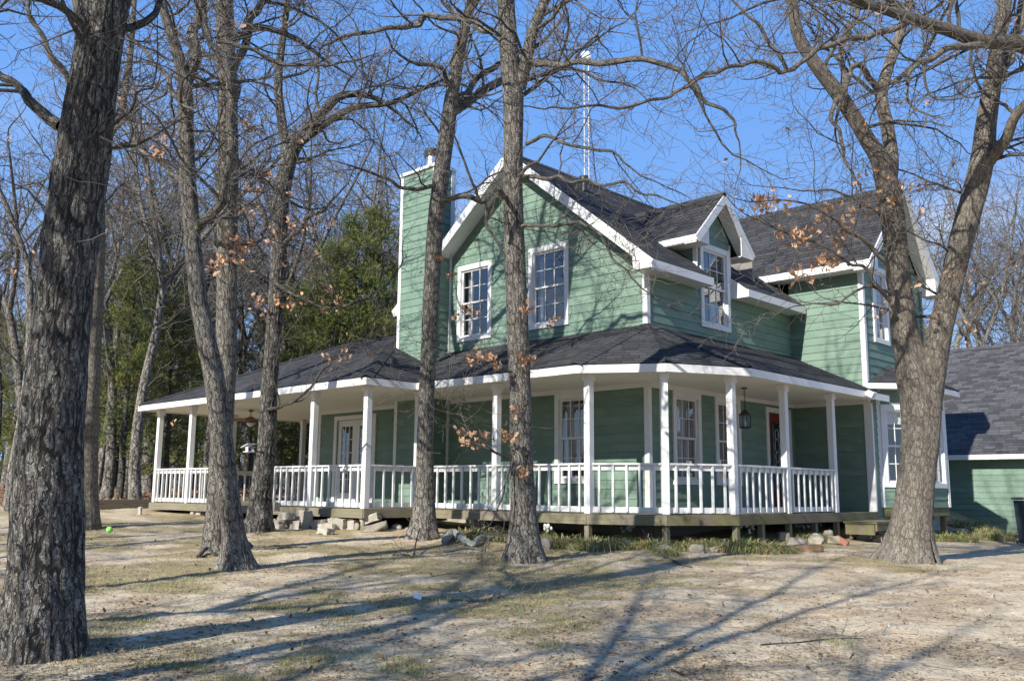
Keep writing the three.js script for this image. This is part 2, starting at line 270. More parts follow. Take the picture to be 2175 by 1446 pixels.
// shingles on a convex roof plane; e = direction of the courses
function clipPoly(poly, cl) { let out = poly; for (let i = 0; i < cl.length && out.length; i++) { const [ax, ay] = cl[i], [bx, by] = cl[(i + 1) % cl.length], inp = out; out = []; const sd = p => (bx - ax) * (p[1] - ay) - (by - ay) * (p[0] - ax); for (let k = 0; k < inp.length; k++) { const p = inp[k], q = inp[(k + 1) % inp.length], a = sd(p), b = sd(q); if (a >= 0) out.push(p); if ((a >= 0) !== (b >= 0)) { const t = a / (a - b); out.push([p[0] + t * (q[0] - p[0]), p[1] + t * (q[1] - p[1])]); } } } return out; }
function roofPlane(parent, S, pts, e, tone = 0.054) {
  e = e.clone().normalize(); let n = pts[1].clone().sub(pts[0]).cross(pts[2].clone().sub(pts[0])).normalize(); if (n.y < 0) n.negate();
  let u = n.clone().cross(e); if (u.y < 0) { u.negate(); } const o = pts[0], P2 = pts.map(p => { const d = p.clone().sub(o); return [d.dot(e), d.dot(u)]; });
  let ar = 0; for (let i = 0; i < P2.length; i++) { const [a, b] = P2[i], [c, d] = P2[(i + 1) % P2.length]; ar += a * d - b * c; } const cl = ar < 0 ? [...P2].reverse() : P2;
  const xs = P2.map(p => p[0]), vs = P2.map(p => p[1]), R = 0.142, W = 0.31, w3 = (x, v, h) => o.clone().addScaledVector(e, x).addScaledVector(u, v).addScaledVector(n, h);
  for (let v = Math.min(...vs) - 0.02, r = 0; v < Math.max(...vs); v += R, r++) for (let x = Math.min(...xs) - rnd() * W - (r % 2) * W / 2; x < Math.max(...xs); x += W) {
    const g0 = 0.006, c = clipPoly([[x + g0, v], [x + W - g0, v], [x + W - g0, v + R + 0.01], [x + g0, v + R + 0.01]], cl); if (c.length < 3) continue;
    const t = tone * (0.55 + 0.95 * rnd()) * (1 + 0.12 * N(x * 0.7, v * 0.7, o.x)), cc = [t * rr(0.97, 1.05), t, t * rr(1.0, 1.1)], L = q => 0.016 - 0.010 * (q[1] - v) / R;
    const q3 = c.map(q => w3(q[0], q[1], L(q))), tri = (a, b, d) => { for (const p of [a, b, d]) { S.P.push(p.x, p.y, p.z); S.C.push(...cc); S.U.push(p.x + p.y * 0.3, p.z + p.y * 0.6); } };
    const ccw = q3[1].clone().sub(q3[0]).cross(q3[2].clone().sub(q3[0])).dot(n) > 0;
    for (let k = 1; k < q3.length - 1; k++) ccw ? tri(q3[0], q3[k], q3[k + 1]) : tri(q3[0], q3[k + 1], q3[k]);
    const low = c.filter(q => Math.abs(q[1] - v) < 1e-6); if (low.length === 2) { const a = w3(low[0][0], v, 0.016), b = w3(low[1][0], v, 0.016), a0 = w3(low[0][0], v, 0), b0 = w3(low[1][0], v, 0); tri(a0, b0, b); tri(a0, b, a); }
  }
  prism(parent, 'roof_deck', deckRoof, pts, n.clone().multiplyScalar(-0.06));
}
function capLine(S, A, B, slope = 0.3, tone = 0.05) { // overlapping cap shingles along a ridge or hip
  const d = B.clone().sub(A), L = d.length(); d.normalize(); const s = V(0, 1, 0).cross(d).normalize(), h = d.clone().cross(s);
  for (let x = 0; x < L; x += 0.15) {
    const t = tone * rr(0.75, 1.25), l = Math.min(0.2, L - x), a = A.clone().addScaledVector(d, x), f = (z, k, q) => a.clone().addScaledVector(d, z).addScaledVector(s, k * 0.15).addScaledVector(h, (k ? 0.024 - 0.15 * slope : 0.034) + (z ? 0 : 0.012) + q);
    const T = (p, q, r) => { for (const v of [p, q, r]) { S.P.push(v.x, v.y, v.z); S.C.push(t, t, t * 1.05); S.U.push(v.x, v.z + v.y); } };
    for (const k of [-1, 1]) { const p = [f(0, 0, 0), f(l, 0, 0), f(l, k, 0), f(0, k, 0)]; k > 0 ? (T(p[0], p[1], p[2]), T(p[0], p[2], p[3])) : (T(p[0], p[2], p[1]), T(p[0], p[3], p[2])); }
  }
}
function shingles(parent, S) { const g = new THREE.BufferGeometry(); g.setAttribute('position', new THREE.Float32BufferAttribute(S.P, 3)); g.setAttribute('color', new THREE.Float32BufferAttribute(S.C, 3)); g.setAttribute('uv', new THREE.Float32BufferAttribute(S.U, 2)); g.computeVertexNormals(); const m = part(parent, 'shingles', g, shingleMat); m.userData.kind = 'stuff'; return m; }
const newS = () => ({ P: [], C: [], U: [] });

// ---------- the house ----------
const YD = 0.53, YFB = 3.04, YF = 3.18, YT = 4.23;
const house = thing('farmhouse', 'two-storey sage green clapboard house with white trim and a wraparound porch', 'house');
const Q = Math.PI / 2;
// first floor walls
wall(house, 'wall', V(-11.2, 0, 0), 0, [[0, 0.42], [4.05, 0.42], [4.05, 3.2], [0, 3.2]], { holes: [[0.86, 2.42, 0.42, 2.8]], corner: [true, false] });          // French door wall
wall(house, 'wall', V(-5.85, 0, 0), 0, [[0, 0.42], [5.85, 0.42], [5.85, 3.2], [0, 3.2]], { holes: [[3.54, 4.36, 1.2, 2.86]], corner: [false, true] });
wall(house, 'wall', V(0, 0, 0), Q, [[0, 0.42], [6.05, 0.42], [6.05, 3.2], [0, 3.2]], { holes: [[0.92, 1.75, 1.2, 2.86], [2.52, 3.36, 1.2, 2.86], [4.72, 5.7, 0.42, 2.78]], corner: [true, false] });
wall(house, 'wall', V(0, 0, -6.05), 0, [[0, 0.42], [1.85, 0.42], [1.85, 6.3], [0, 6.3]], { corner: [false, true] });
box(house, 'corner_post', white, 1.855, 1.76, -6.04, 0.19, 2.46, 0.07, 0.008);
// upper walls
wall(house, 'wall', V(-7.05, 0, 0), 0, [[0, 3.95], [7.05, 3.95], [7.05, 5.70], [3.52, 8.5], [0, 5.70]], { holes: [[1.59, 2.55, 4.55, 6.2], [3.95, 4.92, 4.58, 6.23]], corner: [false, true] });
wall(house, 'wall', V(0, 0, 0), Q, [[0, 3.95], [6.05, 3.95], [6.05, 5.62], [0, 5.62]], { holes: [[2.07, 3.04, 4.57, 5.62]], corner: [true, false] });
wall(house, 'dormer_wall', V(0, 0, -1.88), Q, [[0, 5.62], [1.34, 5.62], [1.34, 6.62], [0.67, 7.26], [0, 6.62]], { y0: 5.606, holes: [[0.19, 1.16, 5.622, 6.22]], corner: [false, false] });
box(house, 'corner_board', white, 0.016, 6.0, -3.19, 0.03, 0.8, 0.07);
wall(house, 'dormer_wall', V(-1.6, 0, -1.88), 0, [[0, 5.3], [1.6, 5.3], [1.6, 6.5], [0, 6.5]], { corner: [false, true] });
wall(house, 'dormer_wall', V(0, 0, -3.22), Math.PI, [[0, 5.3], [1.6, 5.3], [1.6, 6.5], [0, 6.5]], { corner: [true, false] });
wall(house, 'wall', V(1.85, 0, -6.05), Q, [[0, 0.42], [3.65, 0.42], [3.65, 6.3], [1.825, 8.42], [0, 6.3]], { holes: [[0.62, 1.3, 4.6, 6.25], [0.75, 2.9, 0.7, 3.2]], corner: [true, true] });
// walls of the sides the yard does not show
for (const [x0, z0, x1, z1, y0, y1] of [[-7.05, -0.12, -7.05, -9.6, 3.2, 5.7], [-11.2, -0.12, -11.2, -9.6, 0.3, 3.1], [-11.2, -9.6, 1.73, -9.6, 0.3, 6.2], [1.85, -9.6, 1.85, -9.7, 0.3, 6.2]])
  beam(house, 'back_wall', greenPlain, V(x0, (y0 + y1) / 2, z0), V(x1, (y0 + y1) / 2, z1), 0.12, y1 - y0);
prism(house, 'floor', roomMat, [V(-11.1, 0.44, -0.13), V(-0.13, 0.44, -0.13), V(-0.13, 0.44, -9.5), V(-11.1, 0.44, -9.5)], V(0, 0.06, 0));
prism(house, 'upper_floor', roomMat, [V(-11.1, 3.2, -0.13), V(-0.13, 3.2, -0.13), V(-0.13, 3.2, -6.2), V(1.7, 3.2, -6.2), V(1.7, 3.2, -9.5), V(-11.1, 3.2, -9.5)], V(0, 0.08, 0));
beam(house, 'room_wall', roomMat, V(-11, 1.85, -4.2), V(-0.15, 1.85, -4.2), 0.1, 2.7); beam(house, 'room_wall', roomMat, V(-7, 4.9, -4.6), V(-0.15, 4.9, -4.6), 0.1, 3.2);
for (const [x0, z0, x1, z1] of [[-11.1, 0.02, 0, 0.02], [0.0, 0, 0.0, -6], [1.8, -6.2, 1.8, -9.6]]) beam(house, 'foundation', concrete, V(x0, 0.1, z0 - 0.1), V(x1, 0.1, z1 - 0.1), 0.1, 0.62);
// friezes under the porch ceiling
beam(house, 'frieze', white, V(-11.2, 3.045, 0.04), V(-7.15, 3.045, 0.04), 0.03, 0.15); beam(house, 'frieze', white, V(-5.82, 3.045, 0.04), V(0.05, 3.045, 0.04), 0.03, 0.15);
beam(house, 'frieze', white, V(0.04, 3.045, 0), V(0.04, 3.045, -6.03), 0.03, 0.15); beam(house, 'frieze', white, V(0.06, 3.045, -6.01), V(1.8, 3.045, -6.01), 0.03, 0.15);
// chimney
const CX0 = -7.14, CX1 = -5.85, CZ = 0.58, chim = sub(house, 'chimney_top');
wall(house, 'chimney_wall', V(CX0, 0, CZ), 0, [[0, 0.42], [CX1 - CX0, 0.42], [CX1 - CX0, 8.82], [0, 8.82]]);
wall(house, 'chimney_wall', V(CX1, 0, CZ), Q, [[0, 0.42], [CZ, 0.42], [CZ, 8.82], [0, 8.82]], { corner: [true, true] });
wall(house, 'chimney_wall', V(CX1, 0, -0.02), Math.PI, [[0, 6.2], [CX1 - CX0, 6.2], [CX1 - CX0, 8.82], [0, 8.82]], { corner: [true, true] });
wall(house, 'chimney_wall', V(CX0, 0, 0), -Q, [[0, 0.42], [CZ, 0.42], [CZ, 8.82], [0, 8.82]]);
box(chim, 'chimney_trim', white, (CX0 + CX1) / 2, 8.86, CZ / 2, CX1 - CX0 + 0.1, 0.085, CZ + 0.12, 0.008); box(chim, 'chimney_trim', steel, (CX0 + CX1) / 2, 8.915, CZ / 2, CX1 - CX0 - 0.1, 0.03, CZ - 0.1);
{ const f = (n, r, h, y, m, r2 = r) => { const c = part(chim, n, new THREE.CylinderGeometry(r2, r, h, 28), m); c.position.set(-6.36, y, 0.28); }; f('flue_pipe', 0.165, 0.36, 9.09, steel); f('flue_cap', 0.2, 0.15, 9.33, blackMetal); f('flue_cap', 0.175, 0.06, 9.43, blackMetal, 0.15); }
// windows and doors
windowUnit(house, V(-5.57, 4.44, 0.01), 0, 1.17, 1.87, { curtain: [[0, 0.16]] });
windowUnit(house, V(-3.21, 4.47, 0.01), 0, 1.18, 1.87, { curtain: [[0, 0.1], [0.86, 1]] });
windowUnit(house, V(-2.42, 1.08, 0.01), 0, 1.05, 1.91, { cols: 3, curtain: [[0, 0.2], [0.72, 1]] });
windowUnit(house, V(0.01, 1.08, -0.81), Q, 1.04, 1.90, { curtain: [[0.55, 1]] });
windowUnit(house, V(0.01, 1.08, -2.41), Q, 1.05, 1.90, { curtain: [[0, 0.3]] });
windowUnit(house, V(0.012, 4.46, -1.96), Q, 1.2, 1.88, { curtain: [[0.72, 1]] });
windowUnit(house, V(1.86, 4.49, -6.56), Q, 0.9, 1.88, { cols: 2, shade: 0.9 });
function door(name, origin, theta, w, h, build) { const g = sub(house, name, origin, theta); const s = new THREE.Shape([[0, 0], [w, 0], [w, h], [0, h]].map(p => new THREE.Vector2(...p))); const c = 0.115; s.holes.push(new THREE.Path([[c, 0.0], [c, h - c], [w - c, h - c], [w - c, 0.0]].map(p => new THREE.Vector2(...p)))); const cg = new THREE.ExtrudeGeometry(s, { depth: 0.034, bevelEnabled: false }); part(g, 'casing', cg, white).position.z = 0.004; build(g, c); return g; }
door('french_door', V(-10.46, YD, 0.012), 0, 1.84, 2.36, (g, c) => {
  const lw = (1.84 - 2 * c) / 2;
  for (let k = 0; k < 2; k++) {
    const x = c + k * lw, lf = 0.15, gw = (lw - 2 * lf) / 3, gy0 = 0.3, gh0 = 2.245 - 0.3 - 0.17, ph = gh0 / 5, leaf = part(g, 'door_leaf', ring(lw - 0.006, 2.24, [0.17, lf, 0.3, lf], 0.04), white); leaf.position.set(x + 0.003, 0, -0.07);
    for (let i = 1; i < 3; i++) box(g, 'muntin', white, x + lf + i * gw, gy0 + gh0 / 2, -0.045, 0.022, gh0, 0.02);
    for (let j = 1; j < 5; j++) box(g, 'muntin', white, x + lw / 2, gy0 + j * ph, -0.044, lw - 2 * lf, 0.022, 0.018);
    for (let i = 0; i < 3; i++) for (let j = 0; j < 5; j++) box(g, 'pane', glass, x + lf + (i + 0.5) * gw, gy0 + (j + 0.5) * ph, -0.05, gw, ph, 0.003);
  }
  const kn = part(g, 'door_knob', new THREE.SphereGeometry(0.035, 14, 10), blackMetal); kn.position.set(0.92 - 0.07, 0.98, 0.012); box(g, 'latch_plate', blackMetal, 0.92 - 0.07, 0.99, -0.022, 0.05, 0.16, 0.012, 0.004);
});
const redPaint = std(col(0.17, 0.022, 0.016), 0.4);
door('front_door', V(0.012, YD, -4.62), Q, 1.2, 2.38, (g, c) => {
  const w = 1.2 - 2 * c; const lf = part(g, 'door_leaf', ring(w - 0.006, 2.26, [0.22, 0.2, 0.45, 0.2], 0.045), redPaint); lf.position.set(c + 0.003, 0, -0.075);
  box(g, 'pane', new THREE.MeshPhysicalMaterial({ color: col(0.75, 0.8, 0.8), roughness: 0.2, transmission: 1, thickness: 0, ior: 1.6 }), 0.6, 0.45 + 0.795, -0.05, w - 0.4, 1.59, 0.004);
  // leaded scrolls in the glass
  for (let k = 0; k < 5; k++) { const t = part(g, 'leaded_scroll', new THREE.TorusGeometry(0.085 + 0.02 * (k % 2), 0.008, 5, 22), steel); t.position.set(0.6, 0.72 + k * 0.26, -0.04); t.scale.set(1, 1.5, 1); }
  for (const s of [-1, 1]) box(g, 'leaded_bar', steel, 0.6 + s * 0.16, 1.24, -0.042, 0.012, 1.56, 0.008);
  const kn = part(g, 'door_knob', new THREE.SphereGeometry(0.032, 14, 10), steel); kn.position.set(0.27, 1.0, 0.01);
});
// bay window on the right-hand gable end
{
  const b = sub(house, 'bay_window'), y0 = 0.62, y1 = 3.36, F = [[1.85, -6.52], [2.42, -7.08], [2.42, -9.22], [1.85, -9.6]];
  for (let k = 0; k < 3; k++) {
    const A = V(F[k][0], 0, F[k][1]), B = V(F[k + 1][0], 0, F[k + 1][1]), L = A.distanceTo(B), th = Math.atan2(-(B.z - A.z), B.x - A.x), w = Math.min(L - 0.14, 1.86), x0 = (L - w) / 2;
    wall(house, 'bay_wall', A, th, [[0, y0], [L, y0], [L, y1], [0, y1]], { holes: k < 2 ? [[x0 + 0.1, x0 + w - 0.1, 1.2, 2.88]] : [], corner: [true, true] });
    if (k < 2) { const at0 = (x, z) => A.clone().add(V(Math.cos(th) * x + Math.sin(th) * z, 1.08, -Math.sin(th) * x + Math.cos(th) * z)); if (k === 0) windowUnit(house, at0(x0, 0.012), th, w, 1.92, { cols: 2, shade: 0.2 }); else { windowUnit(house, at0(x0, 0.012), th, w / 2, 1.92, { cols: 2, shade: 1 }); windowUnit(house, at0(x0 + w / 2, 0.012), th, w / 2, 1.92, { cols: 2, shade: 1 }); } }
  }
  prism(b, 'bay_floor', mossWood, F.map(p => V(p[0], 0.42, p[1])), V(0, 0.2, 0)); prism(b, 'bay_soffit', white, [V(1.86, 3.34, -6.0), V(2.76, 3.34, -6.9), V(2.76, 3.34, -9.4), V(1.86, 3.34, -10.2)], V(0, 0.03, 0));
  const E = [V(1.87, 3.47, -6.02), V(2.78, 3.47, -6.92), V(2.78, 3.47, -9.38), V(1.87, 3.47, -10.2)], T1 = V(1.87, 3.96, -7.3), T2 = V(1.87, 3.96, -8.9), S = newS();
  roofPlane(b, S, [E[0], E[1], T1], E[1].clone().sub(E[0])); roofPlane(b, S, [E[1], E[2], T2, T1], V(0, 0, 1)); roofPlane(b, S, [E[2], E[3], T2], E[3].clone().sub(E[2])); capLine(S, E[1], T1); capLine(S, E[2], T2); shingles(b, S);
  for (let k = 0; k < 3; k++) beam(b, 'bay_fascia', white, E[k].clone().add(V(0, -0.075, 0)), E[k + 1].clone().add(V(0, -0.075, 0)), 0.03, 0.13);
  for (const [x, z] of [[2.3, -7.2], [2.3, -9.1]]) box(b, 'pier', mossWood, x, 0.16, z, 0.12, 0.6, 0.12);
}
// main roofs
const RP = V(-3.52, 8.62, 0), EX = 0.45, EY = 5.43, RZ = 0.46, roof = sub(house, 'roof'), RS = newS();
const ms = (RP.y - EY) / (EX + 3.52), my = X => RP.y - ms * (X + 3.52), mp = (X, Z) => V(X, my(X), Z);
roofPlane(roof, RS, [mp(EX, RZ), mp(EX, -1.8), mp(-3.52, -1.8), mp(-3.52, RZ)], V(0, 0, 1));
roofPlane(roof, RS, [mp(-0.02, -1.8), mp(-0.02, -3.24), mp(-3.52, -3.24), mp(-3.52, -1.8)], V(0, 0, 1));
roofPlane(roof, RS, [mp(EX, -3.24), mp(EX, -6.04), mp(-0.6, -6.04), mp(-3.52, -7.87), mp(-3.52, -3.24)], V(0, 0, 1));
const lp = (X, Z) => V(X, RP.y - ms * (-3.52 - X), Z);
roofPlane(roof, RS, [lp(-7.49, RZ), lp(-3.52, RZ), lp(-3.52, -7.87), lp(-7.49, -7.87)], V(0, 0, 1));
capLine(RS, mp(-3.52, RZ), mp(-3.52, -7.87), ms);
for (const s of [1, -1]) { // rakes of the front gable, with their soffits
  const f = s > 0 ? mp : lp, e = s > 0 ? EX : -7.49, d = V(0, -0.11, 0);
  beam(house, 'rake_board', white, f(e, RZ + 0.005).add(d), f(-3.52, RZ + 0.005).add(d), 0.032, 0.2);
  prism(house, 'rake_soffit', white, [f(e, RZ - 0.02), f(-3.52, RZ - 0.02), f(-3.52, 0.02), f(e, 0.02)].map(p => p.add(V(0, -0.2, 0))), V(0, 0.02, 0));
}
function eave(x0, x1, z0, z1) { // boxed eave along the right-hand slope
  beam(house, 'fascia', white, V(EX, EY - 0.09, z0), V(EX, EY - 0.09, z1), 0.03, 0.17);
  prism(house, 'eave_soffit', white, [V(0.03, 5.26, z0), V(EX - 0.015, 5.26, z0), V(EX - 0.015, 5.26, z1), V(0.03, 5.26, z1)], V(0, 0.02, 0));
}
eave(0, EX, RZ, -1.8); eave(0, EX, -3.24, -5.98);
for (const z of [RZ - 0.006, -1.803, -3.258]) prism(house, 'cornice_return', white, [V(0.02, 5.255, z), V(EX - 0.003, 5.255, z), V(EX - 0.003, EY - 0.02, z), V(0.02, my(0.02) - 0.03, z)], V(0, 0, z > 0 ? 0.03 : z > -2 ? 0.02 : 0.02));
prism(house, 'cornice_return', white, [V(0.02, 5.255, 0.03), V(EX - 0.02, 5.255, 0.03), V(EX - 0.02, 5.3, 0.03), V(0.02, 5.3, 0.03)], V(0, 0, RZ - 0.05));
prism(house, 'cornice_return', white, [V(-7.07, 5.255, RZ - 0.006), V(-7.487, 5.255, RZ - 0.006), V(-7.487, EY - 0.02, RZ - 0.006), V(-7.07, 5.74, RZ - 0.006)], V(0, 0, 0.03));
beam(house, 'fascia', white, V(-7.49, EY - 0.09, RZ), V(-7.49, EY - 0.09, -9), 0.03, 0.17); prism(house, 'eave_soffit', white, [V(-7.06, 5.26, RZ), V(-7.475, 5.26, RZ), V(-7.475, 5.26, -9), V(-7.06, 5.26, -9)], V(0, 0.02, 0));
// right-hand cross gable
const GZ = -7.87, GY = 8.6, G0 = -5.6, GE = 6.27, GX = 2.28, gs = (GY - GE) / (G0 - GZ), gp = (X, Z) => V(X, GY - gs * Math.abs(Z - GZ), Z), G1 = 2 * GZ - G0;
roofPlane(roof, RS, [gp(-0.6, G0), gp(GX, G0), gp(GX, GZ), gp(-3.52, GZ)], V(1, 0, 0)); roofPlane(roof, RS, [gp(-7.5, G1), gp(GX, G1), gp(GX, GZ), gp(-7.5, GZ)], V(1, 0, 0)); capLine(RS, gp(GX, GZ), gp(-3.52, GZ), gs);
for (const z of [G0, G1]) { const d = V(0.005, -0.11, 0); beam(house, 'rake_board', white, gp(GX, z).add(d), gp(GX, GZ).add(d), 0.032, 0.2); prism(house, 'rake_soffit', white, [gp(GX - 0.02, z), gp(GX - 0.02, GZ), gp(1.87, GZ), gp(1.87, z)].map(p => p.add(V(0, -0.22, 0))), V(0, 0.02, 0)); prism(house, 'cornice_return', white, [V(GX - 0.01, GE - 0.2, z), V(GX - 0.01, GE - 0.03, z), V(GX - 0.01, GE + 0.42, z - Math.sign(z - GZ) * 0.44), V(GX - 0.01, GE - 0.2, z - Math.sign(z - GZ) * 0.44)], V(-0.4, 0, 0)); }
beam(house, 'fascia', white, V(-0.6, GE - 0.09, G0), V(GX, GE - 0.09, G0), 0.03, 0.17); prism(house, 'eave_soffit', white, [V(-0.6, 6.09, G0 - 0.02), V(1.86, 6.09, G0 - 0.02), V(1.86, 6.09, -6.03), V(-0.6, 6.09, -6.03)], V(0, 0.02, 0));
// dormer
{
  const dz = -2.555, dy = 7.5, dx = 0.34, hw = 1.17, ey = 6.34, dr = sub(house, 'dormer_roof'), S = newS();
  const back = y => -3.52 + (RP.y - y) / ms - 0.05;
  for (const s of [1, -1]) {
    const z = dz + s * hw, pts = [V(dx, ey, z), V(dx, dy, dz), V(back(dy) - 0.3, dy, dz), V(back(ey) - 0.3, ey, z)]; roofPlane(dr, S, s > 0 ? pts : pts.reverse(), V(1, 0, 0), 0.052);
    beam(dr, 'rake_board', white, V(dx + 0.008, ey - 0.1, z), V(dx + 0.008, dy - 0.11, dz), 0.032, 0.17);
    beam(dr, 'fascia', white, V(dx, ey - 0.07, z), V(back(ey), ey - 0.07, z), 0.028, 0.13);
    prism(dr, 'soffit', white, [V(dx - 0.02, ey - 0.17, z), V(dx - 0.02, dy - 0.19, dz), V(0.02, dy - 0.19, dz), V(0.02, ey - 0.17, z)], V(0, 0.02, 0));
    const zi = dz + s * 0.68; prism(dr, 'soffit', white, [V(dx - 0.01, ey - 0.15, z), V(dx - 0.01, ey - 0.15, zi), V(back(ey) + 0.1, ey - 0.15, zi), V(back(ey) + 0.1, ey - 0.15, z)], V(0, 0.02, 0));
    prism(dr, 'cornice_return', white, [V(dx - 0.012, ey - 0.15, z), V(dx - 0.012, ey - 0.15, zi), V(dx - 0.012, ey + 0.3, zi), V(dx - 0.012, ey - 0.02, z)], V(-0.02, 0, 0));
  }
  capLine(S, V(dx, dy, dz), V(back(dy) - 0.2, dy, dz), 0.99); shingles(dr, S);
}
// porch and wing roofs
const PZ = 2.25, PX = 2.2, WZ = 3.6, WX0 = -14.79, WX1 = -4.40, ws = 0.44;
const E1 = V(0, YF, PZ), E2 = V(1.41, YF, 1.41), E3 = V(PX, YF, -0.1), TC = V(0, YT, 0);
roofPlane(roof, RS, [V(WX1, YF, PZ), E1, TC, V(-6.76, YT, 0)], V(1, 0, 0));
roofPlane(roof, RS, [E1, E2, TC], E2.clone().sub(E1)); roofPlane(roof, RS, [E2, E3, TC], E3.clone().sub(E2));
roofPlane(roof, RS, [E3, V(PX, YF, -6.05), V(0, YT, -6.05), TC], V(0, 0, 1));
{ const k = (YT - YF) / PX; roofPlane(roof, RS, [V(PX, YF, -6.05), V(PX, YF, -6.4), V(1.88, YF + k * 0.32, -6.4), V(1.88, YF + k * 0.32, -6.05)], V(0, 0, 1)); }
capLine(RS, E1, TC); capLine(RS, E2, TC); capLine(RS, E3, TC);
const wy = t => YF + ws * t, RT = 4.0;
roofPlane(roof, RS, [V(WX0, YF, WZ), V(WX1, YF, WZ), V(WX1 - RT, wy(RT), WZ - RT), V(WX0 + RT, wy(RT), WZ - RT)], V(1, 0, 0));
roofPlane(roof, RS, [V(WX1, YF, WZ), V(WX1, YF, PZ), V(-6.76, wy(2.36), -0.1), V(-8.0, wy(3.6), 0)], V(0, 0, 1));
roofPlane(roof, RS, [V(WX0, YF, WZ), V(WX0 + RT, wy(RT), WZ - RT), V(WX0, YF, WZ - 2 * RT)], V(0, 0, 1));
roofPlane(roof, RS, [V(WX0, YF, WZ - 2 * RT), V(WX0 + RT, wy(RT), WZ - RT), V(-7.1, wy(RT), WZ - RT), V(-7.1, YF, WZ - 2 * RT)], V(1, 0, 0));
capLine(RS, V(WX0, YF, WZ), V(WX0 + RT, wy(RT), WZ - RT)); capLine(RS, V(WX1, YF, WZ), V(WX1 - 3.1, wy(3.1), WZ - 3.1)); capLine(RS, V(WX0 + RT, wy(RT), WZ - RT), V(-7.1, wy(RT), WZ - RT), ws);
shingles(roof, RS);
// fascia boards and ceilings of the porch
const fasc = [[V(WX0, 0, WZ), V(WX1, 0, WZ)], [V(WX1, 0, WZ), V(WX1, 0, PZ)], [V(WX1, 0, PZ), V(0, 0, PZ)], [V(0, 0, PZ), V(1.41, 0, 1.41)], [V(1.41, 0, 1.41), V(PX, 0, -0.1)], [V(PX, 0, -0.1), V(PX, 0, -6.4)], [V(WX0, 0, WZ), V(WX0, 0, WZ - 2 * RT)], [V(WX0, 0, WZ - 2 * RT), V(-7.1, 0, WZ - 2 * RT)]];
for (const [a, b] of fasc) { const A = a.clone().setY((YF + YFB) / 2 - 0.012), B = b.clone().setY((YF + YFB) / 2 - 0.012); beam(house, 'porch_fascia', white, A, B, 0.03, 0.145); }
const ceilPoly = [[[WX0 + 0.02, WZ - 0.02], [WX1 - 0.02, WZ - 0.02], [WX1 - 0.02, 0.03], [WX0 + 0.02, 0.03]], [[WX0 + 0.02, 0.028], [-11.21, 0.028], [-11.21, -4.38], [WX0 + 0.02, -4.38]], [[WX1 - 0.018, PZ - 0.02], [0, PZ - 0.02], [0, 0.03], [WX1 - 0.018, 0.03]], [[0.002, PZ - 0.02], [1.395, 1.395], [PX - 0.02, -0.1], [0.03, -0.1], [0.03, 0.03]], [[0.03, -0.102], [PX - 0.02, -0.102], [PX - 0.02, -6.03], [0.03, -6.03]]];
for (const p of ceilPoly) prism(house, 'porch_ceiling', ceilMat, p.map(q => V(q[0], 3.062, q[1])), V(0, 0.025, 0));
// posts, rails, deck
const PZW = 3.24, PA = 1.85, posts = [[-14.15, PZW], [-12.3, PZW], [-10.43, PZW], [-8.57, PZW], [-6.70, PZW], [-4.77, PZW], [-4.77, PA], [-2.37, PA], [0, PA], [1.2, 1.2], [1.85, 0], [1.85, -2.0], [1.85, -4.1], [-14.15, 1.0], [-14.15, -1.4], [-14.15, -4.0], [-11.5, -4.0]];
posts.forEach(([x, z], i) => { const g = sub(house, 'porch_post', V(x, 0, z), i === 9 ? Math.PI / 4 : 0); box(g, 'post_shaft', white, 0, (YD + YFB + 0.02) / 2, 0, 0.135, YFB + 0.02 - YD, 0.135, 0.008); box(g, 'post_cap', white, 0, YFB - 0.05, 0, 0.175, 0.13, 0.175, 0.006); });
const TOPR = 1.43;
function railing(ax, az, bx, bz) {
  const g = sub(house, 'railing'), A = V(ax, 0, az), B = V(bx, 0, bz), d = B.clone().sub(A), L = d.length(); d.normalize(); const out = V(-d.z, 0, d.x); if (out.dot(V(0.7, 0, 0.7)) < 0) out.negate();
  const a = A.clone().addScaledVector(d, 0.067), b = B.clone().addScaledVector(d, -0.067), yy = (p, y, o = 0) => p.clone().setY(y).addScaledVector(out, o);
  beam(g, 'top_rail', white, yy(a, TOPR - 0.018), yy(b, TOPR - 0.018), 0.13, 0.036, 0.006); beam(g, 'upper_rail', white, yy(a, TOPR - 0.082, -0.005), yy(b, TOPR - 0.082, -0.005), 0.036, 0.088); beam(g, 'bottom_rail', white, yy(a, 0.605, -0.005), yy(b, 0.605, -0.005), 0.036, 0.10);
  const n = Math.max(2, Math.round((L - 0.13) / 0.245));
  for (let k = 0; k < n; k++) { const p = a.clone().addScaledVector(d, (L - 0.134) * (k + 0.5) / n + rr(-0.008, 0.008)).addScaledVector(out, 0.034); const m = box(g, 'baluster', white, p.x, (0.565 + TOPR - 0.04) / 2, p.z, 0.038, TOPR - 0.04 - 0.565, 0.038); m.rotation.set(rr(-0.006, 0.006), Math.atan2(out.x, out.z), rr(-0.008, 0.008)); }
}
for (const [i, j] of [[0, 1], [1, 2], [3, 4], [4, 5], [5, 6], [6, 7], [7, 8], [8, 9], [9, 10], [10, 11], [11, 12], [0, 13], [13, 14], [14, 15]]) railing(...posts[i], ...posts[j]);
const rimY0 = 0.345, rim = (a, b, m = deckWood) => beam(house, 'rim_board', m, V(a[0], (rimY0 + YD) / 2 - 0.005, a[1]), V(b[0], (rimY0 + YD) / 2 - 0.005, b[1]), 0.045, YD - rimY0 - 0.012);
const o = 0.1, D = [[-14.25, PZW + o], [-4.67, PZW + o], [-4.67, PA + o], [0.02, PA + o], [1.27, 1.27], [1.85 + o, 0.02], [1.85 + o, -6.0]];
